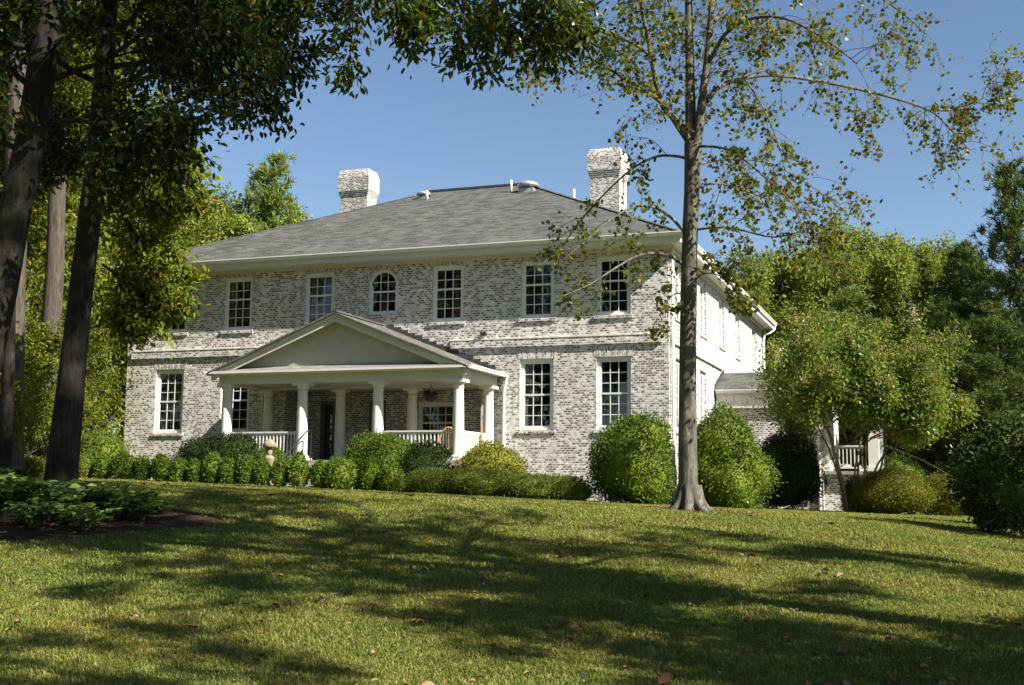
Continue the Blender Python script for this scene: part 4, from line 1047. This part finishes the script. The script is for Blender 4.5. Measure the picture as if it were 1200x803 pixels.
# leaning trunk beside the mulch bed
b2 = place(72, 20)
lm = []
for (px, py, r, f, u, L) in [(116, 150, 1, -.3, .10, 3.4), (120, 105, .9, -.5, .0, 3.2), (122, 80, 1, .3, .15, 3.7), (125, 40, .9, -.7, .25, 3.6), (128, 0, 1, .1, .3, 3.3), (120, 100, -.8, -.4, .3, 3.4), (124, 50, -1, .3, .3, 3.6),
                             (130, -60, .9, -.3, .4, 3.2), (132, -120, -.6, -.6, .5, 4), (132, -150, .8, .5, .5, 3.2), (126, 20, .1, -1, .25, 3.6), (130, -80, 0, 1, .4, 4), (114, 175, -.6, .6, .1, 2.4), (128, -20, -.9, -.5, .3, 4)]:
    lm.append((at(px, py, 20), dirv(r, f, u), L, .055))
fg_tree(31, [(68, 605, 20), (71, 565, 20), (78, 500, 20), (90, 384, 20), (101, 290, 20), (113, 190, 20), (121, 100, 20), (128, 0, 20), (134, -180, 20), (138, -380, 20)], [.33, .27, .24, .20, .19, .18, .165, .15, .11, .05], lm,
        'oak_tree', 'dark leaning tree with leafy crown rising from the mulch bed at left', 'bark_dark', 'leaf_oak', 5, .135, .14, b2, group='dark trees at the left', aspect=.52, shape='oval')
b1 = place(-40, 17)
lm = []
for (px, py, r, f, u, L) in [(38, 150, .9, -.5, .1, 2.6), (45, 100, 1, -.2, .2, 3.2), (50, 40, .9, .4, .3, 3.2), (56, 0, 1, -.5, .3, 3.4), (35, 180, -.9, -.3, .1, 3.0), (48, 60, -1, .2, .3, 3.2), (58, -40, .6, -.9, .4, 3.2), (60, -80, 1, 0, .5, 4.0), (60, -120, -.8, .6, .5, 4), (44, 110, -.3, -1, .1, 2.8), (52, 30, -.6, -.8, .2, 3), (62, -150, .8, -.3, .5, 4.2)]:
    lm.append((at(px, py, 17), dirv(r, f, u), L, .05))
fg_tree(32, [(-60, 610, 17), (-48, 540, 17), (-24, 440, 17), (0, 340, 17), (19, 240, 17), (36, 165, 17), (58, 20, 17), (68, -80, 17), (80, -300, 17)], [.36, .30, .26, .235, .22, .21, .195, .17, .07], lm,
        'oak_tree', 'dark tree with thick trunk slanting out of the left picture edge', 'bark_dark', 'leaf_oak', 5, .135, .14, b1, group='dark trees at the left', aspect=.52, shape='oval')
# sunlit trunks further back
def back_trunk(seed, path, rads, label, dist):
    bb = place(path[0][0], dist); lm = []
    T = np.random.default_rng(seed)
    for k in range(11):
        p = path[-1]; q = path[-2]; t = T.uniform(-.3, 1); pt = at(q[0]+(p[0]-q[0])*t, q[1]+(p[1]-q[1])*t, dist)
        a = T.uniform(0, 6.28); lm.append((pt, np.array([math.cos(a), math.sin(a), .3]), 4.2, .06))
    fg_tree(seed, path, rads, lm, 'hardwood_tree', label, 'bark_grey', 'leaf_wood', 5, .19, .18, bb, group='sunlit trunks at the left')
back_trunk(33, [(8, 552, 29), (10, 500, 29), (12, 420, 29), (14, 340, 29), (20, 200, 29), (22, 60, 29), (24, -150, 29)], [.40, .34, .32, .31, .28, .24, .1], 'sunlit grey trunk at the far left beyond the slanting dark trunk', 29)
back_trunk(34, [(46, 548, 33), (52, 500, 33), (58, 410, 33), (64, 320, 33), (68, 200, 33), (72, 60, 33), (74, -120, 33)], [.34, .29, .27, .25, .22, .2, .08], 'brown half lit trunk just left of the leaning dark tree', 33)

# lit hanging branch with turning leaves in front of the left upstairs window
T = Tree(41)
q0 = at(40, 175, 26)
lm = [(at(95, 190, 26), dirv(1, .1, -.15), 2.2), (at(110, 215, 26), dirv(1, -.2, -.35), 2.0), (at(95, 235, 26.4), dirv(.8, .2, -.4), 2.0), (at(150, 225, 25.8), dirv(.9, 0, -.15), 1.5), (at(125, 270, 26), dirv(.7, -.1, -.4), 1.4), (at(150, 290, 26), dirv(.5, 0, -.6), 1.2), (at(120, 310, 26.3), dirv(.5, 0, -.4), 1.2), (at(170, 315, 26), dirv(.35, 0, -.7), 1.1), (at(160, 330, 26), dirv(-.1, 0, -.7), 1.0), (at(165, 290, 26), dirv(.7, .1, -.25), 1.1), (at(140, 330, 26), dirv(.1, 0, -.8), 1.0)]
tb = place(10, 26.5)
T.limb([tb, at(10, 420, 26.5), at(14, 250, 26.4), at(30, 190, 26.2), at(70, 178, 26.1), at(110, 200, 26), at(140, 240, 25.9), at(162, 290, 25.9), at(172, 322, 25.9)], .15, .03, 8)
for q, d, L in lm: T.grow(q, d, L, .03, 0, FG)
make_tree(T, 'sapling_tree', tb, 'slender tree whose drooping leafy branch hides the left upstairs window', 'tree', None, 'bark_dark', 'leaf_wood', 3, .16, .14, aspect=.5, shape='oval')

# ---- the overhead shade tree: trunk right of the camera, boughs hanging into the top of the view
T = Tree(51); ob = np.array([11.8, -24.7, 0]); ob[2] = float(gz(ob[0], ob[1]))
top = ob+np.array([0, 0, 9.])
T.limb([ob, ob+UPV*3+RGT*.03, ob+UPV*6-RGT*.03, top+RGT*.05, top+UPV*5, top+UPV*13], .32, .06, 12)
OV_ = dict(levels=3, seg=[6, 5, 4], wig=[.10, .2, .22], trop=[.03, .0, -.02], n=[11, 9], t0=[.15, .15], ang=[.8, .75], ratio=[.45, .45], anchors=10)
for k in range(38):
    an = 2.4*k; T.grow(ob+UPV*(6.9+.40*k), (math.cos(an), math.sin(an), .22+.022*k), 4.1+1.2*math.sin(k/37*math.pi), .07, 0, OV_)
# hanging boughs: (start px, py, distance) -> direction
HB = dict(levels=2, seg=[5, 4], wig=[.14, .2], trop=[-.04, -.06], n=[9], t0=[.15], ang=[.75], ratio=[.5], anchors=12)
for (px, py, d, r, f, u, L) in [(400, -20, 13, -.8, 0, -.25, .95), (380, -10, 13.3, -.6, .1, -.5, .9), (420, -30, 12.8, -.2, 0, -.8, 1.1), (365, -35, 13, -.9, .1, -.05, .75), (450, -30, 13, .3, 0, -.7, .9), (345, -30, 13.2, -.3, 0, -.7, .7), (470, -20, 12.6, .5, -.2, -.6, .75),
                                (520, -40, 12.5, .2, 0, -.7, 1.0), (560, -45, 12.4, .6, 0, -.6, 1.2), (590, -30, 12.6, -.3, .2, -.8, 1.0), (600, -50, 12.2, .3, -.3, -.7, 1.2), (635, -40, 12.5, .3, 0, -.8, 1.0), (545, -30, 12.8, -.7, 0, -.5, .8), (620, -20, 12.1, .1, .2, -.7, .8), (500, -35, 12.9, .7, 0, -.3, 1.0), (400, -40, 12.5, .5, 0, -.6, .9), (650, -60, 12.3, .2, 0, -.6, .9), (575, -20, 12.3, .2, .3, -.6, .8)]:
    T.grow(at(px, py, d), dirv(r, f, u), L, .012, 0, HB)
for (px, py, d, h) in [(400, -45, 13, 7.6), (560, -70, 12.4, 7.2), (620, -70, 12.4, 7.0)]:
    e_ = at(px, py, d); s_ = ob+UPV*h; T.limb([s_, s_*.6+e_*.4+UPV*.5, s_*.25+e_*.75+UPV*.5, e_, e_+dirv(-.6, .1, .1)], .09, .012, 6)
make_tree(T, 'shade_tree', ob, 'leafy boughs hanging into the top of the view from an overhead shade tree', 'tree', None, 'bark_dark', 'leaf_hickory', 3, .105, .075, aspect=.45, shape='oval')

# ---- crape myrtle
def crape_myrtle():
    base = place(998, 39.5); T = Tree(61); rg = T.rg
    CM = dict(levels=3, seg=[6, 5, 4], wig=[.09, .2, .22], trop=[.05, .04, .01], n=[8, 6], t0=[.53, .2], ang=[.66, .7], ratio=[.45, .5], anchors=9)
    for k in range(10):
        a = 2*math.pi*k/10+rg.uniform(-.2, .2); t = rg.uniform(.22, .60)
        T.grow(base+np.array([.2*math.cos(a), .2*math.sin(a), -.05]), (math.cos(a)*t*.85+.20, math.sin(a)*t*.85+.03, 1), rg.uniform(4.7, 5.7), .045, 0, CM)
    for k in range(6):
        a = 1.05*k+rg.uniform(-.2, .2); T.grow(base+np.array([.5*math.cos(a)+.35, .5*math.sin(a), 2.4]), (math.cos(a)*.8+.65, math.sin(a)+.1, .38), 2.3, .03, 0, CM)
    o = make_tree(T, 'crape_myrtle', base, 'multi stemmed crape myrtle with bronze tips and a few pale blooms beside the side porch', 'tree', None, 'bark_smooth', 'leaf_myrtle', 10, .14, .20, aspect=.55)
    A, Dr = T.anchors(); up = A[:, 2]-base[2]; cen = base+np.array([0, 0, 3.8]); out = np.linalg.norm((A-cen)/np.array([2.9, 2.9, 2.2]), axis=1)
    k = np.where((out > .72) & (up > 2.4))[0]; k = rg.choice(k, min(len(k), 2600), replace=False)
    n = len(k)*12; pos = np.repeat(A[k], 12, 0)-base+rg.normal(size=(n, 3))*.09+np.array([0, 0, .12])
    link_mesh('seed_heads', leaf_mesh('seed_heads', pos, rg.normal(size=(n, 3))+np.array([0, 0, .8]), rg.normal(size=(n, 3)), rg.uniform(.035, .085, n), .6), MT['bud_myrtle'], o)
    k = rg.choice(np.where((out > .95) & (up > 3.))[0], 22, replace=False); n = len(k)*45
    pos = np.repeat(A[k], 45, 0)-base+rg.normal(size=(n, 3))*np.array([.07, .07, .10])+np.array([0, 0, .18])
    link_mesh('blossom', leaf_mesh('blossom', pos, rg.normal(size=(n, 3)), rg.normal(size=(n, 3)), rg.uniform(.03, .06, n), .9), MT['bloom'], o)
crape_myrtle()

# ---- shrubs
def bumpy(rg, n, amp, kmin=2, kmax=6, m=10):
    K = rg.normal(size=(m, 3)); K = unit(K)*rg.uniform(kmin, kmax, m)[:, None]; ph = rg.uniform(0, 6.28, m)
    return amp*np.sin(n@K.T+ph).sum(1)/math.sqrt(m)
def ico():
    import bmesh
    b = bmesh.new(); bmesh.ops.create_icosphere(b, subdivisions=4, radius=1)
    V = np.array([v.co[:] for v in b.verts]); Fc = np.array([[v.index for v in f.verts] for f in b.faces]); b.free(); return V, Fc
ICO = ico()
def shrub(name, base, rx, ry, h, nleaf, size, mat, label, cat='shrub', group=None, amp=.09, shape='diamond', aspect=.55, seed=0, squash=2.3, lift=.46, sprig=0.0, rz=0, loose=.10, kmax=6, up=.35, flat_bottom=True):
    rg = np.random.default_rng(1000+seed); o = empty(name, tuple(base), label, cat, group)
    K = dict(amp=amp); st = rg.bit_generator.state
    def surf(nv):
        r2 = np.random.default_rng(2000+seed); d = 1+bumpy(r2, nv, amp, 2, kmax)
        return nv*d[:, None]
    hz = h*.5
    def shp(p):   # superellipsoid-ish: fuller towards the bottom
        q = p.copy(); q[:, 2] = np.where(q[:, 2] < 0, q[:, 2]*1.0, q[:, 2])
        w_ = 1-.10*np.clip(q[:, 2], -1, 1)
        return np.stack([q[:, 0]*rx*w_, q[:, 1]*ry*w_, q[:, 2]*hz*1.02+hz*.98], 1)
    V, Fc = ICO; core = shp(surf(V)*.86); core[:, 2] = np.maximum(core[:, 2], .02)
    link_mesh('stems', quads_mesh('stems', core, Fc, True), MT[mat], o)
    nv = unit(rg.normal(size=(nleaf, 3))); nv = nv[(nv[:, 2] > -.93)]; n = len(nv)
    P = surf(nv); depth = 1-np.abs(rg.normal(size=n))*loose+rg.uniform(0, .03, n)
    spr = rg.uniform(size=n) < sprig; depth = np.where(spr, depth+rg.uniform(.02, .14, n), depth)
    pos = shp(P*depth[:, None]); ok = pos[:, 2] > .015; pos = pos[ok]; nv = nv[ok]; n = len(pos)
    out = unit(nv/np.array([rx, ry, hz]))
    ax = unit(out*.55+rg.normal(size=(n, 3))*.6+np.array([0, 0, up])); nrm = unit(out+rg.normal(size=(n, 3))*.55)
    link_mesh('foliage', leaf_mesh('foliage', pos, ax, nrm, size*rg.uniform(.65, 1.3, n), aspect, shape), MT[mat], o)
    o.rotation_euler = (0, 0, rz); return o
def px2m(px, dist): return px*dist/F_PX
def shrub_px(name, cx, w_, ytop, dist, nleaf, size, mat, label, group=None, deep=1.0, **kw):
    b = place(cx, dist); top = at(cx, ytop, dist); h = max(.25, top[2]-b[2]); rx = px2m(w_, dist)/2
    return shrub(name, b, rx, rx*deep, h, nleaf, size, MT_NAME(mat), label, group=group, rz=YAW, **kw)
def MT_NAME(m): return m
HEDGE = [(101,28,531),(124,23,534),(148,31,530),(171,21,536),(193,27,533),(212,21,537),(232,21,539),(252,23,533),(271,21,537),(291,21,535),(311,22,539),(331,21,540),(353,27,532),(378,23,540),(402,45,537),(434,23,540),(461,33,544)]
HL = ['leftmost round boxwood of the front hedge row beside the leaning dark trunk', 'small round boxwood second from the left end of the hedge row', 'wide boxwood of the hedge below the left house corner', 'small boxwood of the hedge right of the house corner',
      'boxwood of the hedge below the left ground floor window', 'small boxwood under the right edge of the left ground floor window', 'small boxwood of the hedge at the left end of the dark yew', 'taller round boxwood in front of the dark yew', 'small boxwood in front of the right part of the dark yew', 'boxwood of the hedge just left of the stone lantern',
      'boxwood of the hedge directly in front of the stone lantern', 'small boxwood where the black porch handrail meets the hedge', 'larger round boxwood in front of the second porch column', 'small boxwood between the second and third porch columns', 'widest boxwood mound in front of the third porch column', 'small dark sided boxwood right of the widest mound', 'rightmost boxwood ending the front hedge row']
for i, ((cx, w_, yt), lb) in enumerate(zip(HEDGE, HL)):
    shrub_px('boxwood', cx, w_*.93, yt, 36.3-.1*i*.5, 1700 if w_ < 35 else 2800, .075, 'leaf_box', lb, 'round boxwoods of the front hedge row', deep=.95, seed=i, amp=.10, sprig=.15, kmax=8, loose=.15, up=.1)
shrub_px('boxwood', 120, 64, 506, 39.5, 4500, .085, 'leaf_box', 'large rounded boxwood behind the hedge at the left house corner', amp=.08, seed=30, sprig=.1)
shrub_px('boxwood', 743, 100, 487, 35.2, 15000, .092, 'leaf_box', 'big rounded boxwood left of the tulip tree trunk under the right window', amp=.15, seed=31, sprig=.3, deep=.9, kmax=8, loose=.2, up=.05)
shrub_px('boxwood', 851, 90, 484, 36.6, 14000, .092, 'leaf_box', 'big rounded boxwood right of the tulip tree trunk at the house corner', amp=.15, seed=32, sprig=.3, deep=.85, kmax=8, loose=.2, up=.05)
shrub_px('holly_shrub', 921, 80, 505, 41, 16000, .07, 'leaf_box_dark', 'dark rounded holly in shade under the small side wing window', amp=.10, seed=33, sprig=.15, kmax=8, loose=.14)
shrub_px('yew', 262, 108, 512, 38.0, 15000, .07, 'leaf_yew', 'dark spreading yew behind the hedge left of the porch', amp=.12, seed=34, sprig=.25, deep=.5, loose=.16)
shrub_px('yew', 318, 44, 524, 37.6, 6000, .06, 'leaf_shrub', 'green shrub beside the stone lantern in front of the porch railing', amp=.12, seed=35, sprig=.25, deep=.7)
shrub_px('leafy_shrub', 452, 92, 508, 37.2, 14000, .075, 'leaf_shrub', 'bright green leafy shrub in front of the porch railing behind the hedge end', amp=.12, seed=36, sprig=.3, deep=.6, loose=.2)
shrub_px('leafy_shrub', 500, 76, 520, 37.0, 11000, .07, 'leaf_yew', 'dark green leafy shrub at the right porch corner', amp=.12, seed=37, sprig=.3, deep=.7, loose=.2)
shrub_px('golden_shrub', 576, 88, 519, 36.6, 9000, .075, 'leaf_gold', 'yellow green golden shrub below the side porch railing', amp=.15, seed=38, sprig=.4, deep=.7, loose=.25)
for i, (cx, w_, yt, d, lb) in enumerate([(515, 70, 552, 36.0, 'low spreading juniper left of the golden shrub base'), (570, 90, 551, 35.6, 'low spreading juniper below the golden shrub'), (640, 98, 558, 35.2, 'low feathery juniper at the right end against the house wall'), (668, 50, 566, 34.8, 'small low juniper touching the big boxwood')]):
    shrub_px('juniper', cx, w_, yt, d, 9000, .085, 'leaf_juniper', lb, 'low junipers along the front wall', deep=.55, seed=40+i, amp=.14, sprig=.35, aspect=.32, loose=.2)
shrub_px('azalea', 1045, 92, 552, 39.0, 13000, .07, 'leaf_azalea', 'clipped yellow green azalea left of its neighbour by the back steps', seed=50, amp=.09, sprig=.2, deep=.8, group='clipped azaleas by the back steps')
shrub_px('azalea', 1106, 62, 558, 40.5, 8000, .07, 'leaf_azalea', 'clipped olive azalea nearest the dark pine', seed=51, amp=.09, sprig=.2, deep=.8, group='clipped azaleas by the back steps')
shrub_px('leafy_shrub', 1008, 46, 562, 40.5, 6000, .07, 'leaf_shrub', 'loose green shrub under the side porch floor behind the myrtle stems', seed=52, amp=.14, sprig=.3, loose=.2)
shrub_px('leafy_shrub', 1060, 60, 535, 46, 5000, .09, 'leaf_shrub', 'pale green shrub behind the azalea by the back handrail', seed=53, amp=.15, sprig=.4, loose=.25)
shrub_px('camellia', 1170, 88, 492, 25.0, 9000, .125, 'leaf_camellia', 'dark broad leaved shrub at the right edge casting a shadow on the lawn', seed=54, amp=.20, sprig=.4, loose=.32, up=.0, shape='oval', aspect=.45)
shrub_px('camellia', 1222, 80, 478, 27.5, 8000, .125, 'leaf_camellia', 'dark broad leaved shrub half outside the right edge', seed=55, amp=.20, sprig=.4, loose=.32, up=.0, shape='oval', aspect=.45)
for i, (cx, w_, yt, d, lb) in enumerate([(18, 80, 534, 30, 'pale yellow green ground shrub at the far left below the sunlit trunk'), (72, 60, 532, 32, 'pale yellow green ground shrub behind the leaning dark trunk'), (-40, 80, 532, 28, 'pale ground shrub outside the left edge')]):
    shrub_px('ground_shrub', cx, w_, yt, d, 7000, .075, 'leaf_azalea', lb, 'pale ground shrubs at the left', seed=60+i, amp=.16, sprig=.35, loose=.25)

# climbing rose stems above the big boxwood at the wing wall
def climber():
    b = place(866, 43.2); T = Tree(71); rg = T.rg
    CL = dict(levels=2, seg=[9, 4], wig=[.10, .2], trop=[.04, .0], n=[16], t0=[.25], ang=[.7], ratio=[.20], anchors=7)
    for k in range(5): T.grow(b+np.array([rg.uniform(-.5, .6), rg.uniform(-.1, .1), 0]), (rg.normal()*.16, 0, 1), rg.uniform(3.0, 4.0), .014, 0, CL)
    make_tree(T, 'climbing_shrub', b, 'thin stemmed climbing shrub against the side wing wall behind the right boxwood', 'shrub', None, 'twig', 'leaf_wood', 2, .07, .06)
climber()

# broad leaved perennials in the mulch bed
def perennial(seed):
    rg = np.random.default_rng(seed); o = empty('perennial_clump', (0, 0, 0))
    st_ = MB(); P = []; A = []; Nn = []; S = []
    for k in range(30):
        a = rg.uniform(0, 6.28); sp = rg.uniform(.15, .75); h = rg.uniform(.28, .58); pts = [np.array([.12*math.cos(a)*rg.uniform(), .12*math.sin(a)*rg.uniform(), 0])]
        for t in np.linspace(.25, 1, 4): pts.append(np.array([math.cos(a)*sp*t, math.sin(a)*sp*t, h*math.sin(t*1.75)]))
        st_.tube(pts, [.007, .006, .005, .004, .003], 4)
        m = 9
        for j in range(m):
            t = .25+.75*(j+.5)/m; x = t*4; i = min(int(x), 3); q = pts[i]+(pts[i+1]-pts[i])*(x-i); sd = 1 if j % 2 else -1
            out = np.array([math.cos(a), math.sin(a), .1]); side = np.array([-math.sin(a), math.cos(a), .15])*sd
            P.append(q); A.append(out*.6+side*.8+rg.normal(size=3)*.25+np.array([0, 0, .12])); Nn.append(np.array([0, 0, 1.])+rg.normal(size=3)*.5); S.append(rg.uniform(.10, .22))
    s_ = st_.build('stem', MT['leaf_perennial'], None); s_.parent = o
    me = leaf_mesh('foliage', np.array(P), np.array(A), np.array(Nn), np.array(S), .62, 'oval'); link_mesh('foliage', me, MT['leaf_perennial'], o); return o
PP = [perennial(81), perennial(82)]
per_spots = [(-10, 19.2, 1.2), (25, 18.6, 1.1), (58, 19.0, 1.15), (95, 18.3, 1.0), (48, 17.6, .85), (130, 18.6, 1.25), (158, 18.9, .95), (8, 20.3, 1.2), (110, 17.5, .75), (176, 18.6, .7)]
PL = ['broad leaved perennial clump at the left edge of the mulch bed', 'broad leaved perennial clump second from the left edge in the bed', 'tall perennial clump in front of the leaning trunk base', 'perennial clump right in front of the trunk base towards the lawn', 'low perennial clump at the near edge of the bed', 'tall arching perennial clump right of the trunk', 'perennial clump near the right end of the bed', 'perennial clump at the back of the bed by the left edge', 'small perennial clump nearest the viewer right of the trunk', 'smallest perennial clump ending the bed at the right']
for i, ((px, d, s), lb) in enumerate(zip(per_spots, PL)):
    o = PP[i] if i < 2 else copy_tree(PP[i % 2]); p = place(px, d); o.location = tuple(p+np.array([0, 0, .01])); o.scale = (s*.95, s*.95, s*.72); o.rotation_euler = (0, 0, 1.9*i); tag(o, lb, 'perennial plant', 'perennials in the mulch bed')

# ------------------------------------------------------------------ grass, fallen leaves
rg = np.random.default_rng(91)
def scatter(n, f0, f1, pw, marg=1.15):
    u = rg.uniform(size=n); f = f0*(f1/f0)**(u**pw); r = f*rg.uniform(-.43, .43, n)*marg; return f, r
def off_beds(f, r):
    x, y = toworld(f, r)
    k = (bed_d(f, r, BED1) > -.04) & (bed_d(f, r, BED2) > -.03)
    k &= ~((x > -W-.3) & (x < .3) & (y > -.4)) & ~((x > -.3) & (x < 6.2) & (y > 7.8)) & ~((x > -14.4) & (x < -5.4) & (y > -3.3))
    return k
def grass(n, f0, f1, pw):
    f, r = scatter(n, f0, f1, pw); k = off_beds(f, r); f, r = f[k], r[k]; n = len(f)
    # a mown lawn: uneven tufts, thin patches
    x, y = toworld(f, r)
    pt = np.sin(x*2.1+np.sin(y*1.7)*1.3)+np.sin(y*2.9+x*.8)+np.sin(x*5.3-y*4.1)*.6
    keep = rg.uniform(size=n) < np.clip(.78+.16*pt, .25, 1); f, r, x, y = f[keep], r[keep], x[keep], y[keep]; n = len(f)
    z = gz(x, y); b = np.stack([x, y, z], 1)
    h = rg.uniform(.020, .060, n)*(1+.22*np.sin(x*3.1+y*2.3)+.35*np.clip(np.sin(x*6.7+2*np.sin(y*3.3))*np.sin(y*7.9+2*np.sin(x*2.7)), 0, 1)); wd = .0020+.00029*f
    a = rg.uniform(0, 6.28, n); lean = rg.uniform(.2, 1.5, n)
    dirx = np.stack([np.cos(a), np.sin(a), np.zeros(n)], 1); perp = np.stack([-np.sin(a), np.cos(a), np.zeros(n)], 1)
    mid = b+dirx*(h*lean*.35)[:, None]; mid[:, 2] += h*.62; tip = b+dirx*(h*lean*1.15)[:, None]; tip[:, 2] += h*(1.05-.35*lean)
    b[:, 2] -= .004
    V = np.stack([b-perp*wd[:, None], b+perp*wd[:, None], mid+perp*(wd*.8)[:, None], tip, mid-perp*(wd*.8)[:, None]], 1)
    Q = (np.arange(n)*5)[:, None]+np.array([[0, 1, 2, 4]])
    T3 = (np.arange(n)*5)[:, None]+np.array([[4, 2, 3, 3]])
    # tip as a thin quad keeps one face size: duplicate the tip vertex
    V = np.concatenate([V, (tip+perp*(wd*.12)[:, None])[:, None]], 1)
    Q = np.concatenate([(np.arange(n)*6)[:, None]+np.array([[0, 1, 2, 4]]), (np.arange(n)*6)[:, None]+np.array([[4, 2, 5, 3]])])
    me = quads_mesh('lawn_grass', V.reshape(-1, 3), Q)
    return tag(link_mesh('lawn_grass', me, MT['grass'], None), kind='stuff', label='short sunlit lawn grass with yellowish patches', cat='grass')
grass(1000000, 8.6, 44, .85)

def dead_leaf(seed):
    r = np.random.default_rng(seed); n = 7; pts = []
    a = np.linspace(0, 1, 5)
    up = np.stack([a, .28*np.sin(a*math.pi)**.8, .10*np.sin(a*math.pi*1.2)+.25*a*a*r.uniform(.2, 1)], 1); dn = up*np.array([1, -1, 1])+np.array([0, 0, .12*r.uniform()]); mid = np.stack([a, a*0, .02+.02*np.sin(a*9)], 1)
    V = np.concatenate([up, mid, dn]); V[:, 1] += r.normal()*.1*V[:, 0]; V[:, 2] += np.abs(V[:, 1])*r.uniform(.2, .9)
    Q = [(i, i+1, 5+i+1, 5+i) for i in range(4)]+[(5+i, 5+i+1, 10+i+1, 10+i) for i in range(4)]
    return quads_mesh('fallen_leaf', V-np.array([.5, 0, 0]), np.array(Q), True)
DL = [dead_leaf(s) for s in range(6)]
dmat = []
for i, c in enumerate([(.20, .10, .045), (.30, .17, .09), (.13, .07, .035), (.36, .23, .14), (.26, .12, .05), (.32, .20, .05)]):
    mm = principled('dry_leaf_%d' % i, c, .8, .2, (30, tuple(x*.6 for x in c))); mm.name = 'dry_leaf'
    dmat.append(mm)
for m_, mt in zip(DL, dmat): m_.materials.append(mt)
f, r = scatter(400, 9.3, 30, 1.0, .98); k = off_beds(f, r); f, r = f[k][:300], r[k][:300]
for i in range(1, len(f)):
    if rg.uniform() < .45: f[i] = f[i-1]+rg.normal()*.16; r[i] = r[i-1]+rg.normal()*.16
for i in range(len(f)):
    x, y = toworld(f[i], r[i]); o = bpy.data.objects.new('fallen_leaf', DL[rg.integers(6)]); col.objects.link(o)
    s = rg.uniform(.05, .11) if rg.uniform() > .1 else rg.uniform(.11, .17)
    o.location = (x, y, float(gz(x, y))+.03); o.scale = (s, s, s); o.rotation_euler = (rg.normal()*.35, rg.normal()*.35, rg.uniform(0, 6.28))
    tag(o, 'dry brown curled leaf fallen on the lawn grass', 'fallen leaf', 'fallen leaves on the lawn')
f, r = scatter(2600, 9.3, 34, 1.0, 1.0); k = off_beds(f, r); f, r = f[k], r[k]; n = len(f); x, y = toworld(f, r)
pos = np.stack([x, y, gz(x, y)+rg.uniform(.012, .04, n)], 1)
tag(link_mesh('leaf_litter', leaf_mesh('leaf_litter', pos, rg.normal(size=(n, 3))*np.array([1, 1, .25]), rg.normal(size=(n, 3))*.4+np.array([0, 0, 1]), rg.uniform(.02, .05, n), .6), MT['leaf_dead'], None), kind='stuff', label='small bits of dry leaf scattered through the grass', cat='leaf litter')
f = rg.uniform(14, 26, 2600); r = rg.uniform(-18, -3, 2600); k = bed_d(f, r, BED1) < -.02; f2, r2 = f[k], r[k]
f = rg.uniform(23.4, 26.4, 1400); r = rg.uniform(2.2, 5.4, 1400); k = bed_d(f, r, BED2) < .2; f, r = np.concatenate([f2, f[k]]), np.concatenate([r2, r[k]]); n = len(f); x, y = toworld(f, r)
pos = np.stack([x, y, gz(x, y)+rg.uniform(.02, .05, n)], 1)
tag(link_mesh('mulch_litter', leaf_mesh('mulch_litter', pos, rg.normal(size=(n, 3))*np.array([1, 1, .3]), rg.normal(size=(n, 3))*.5+np.array([0, 0, 1]), rg.uniform(.03, .08, n), .4), MT['leaf_dead'], None), kind='stuff', label='dry leaves and bark chips lying on the mulch', cat='leaf litter')
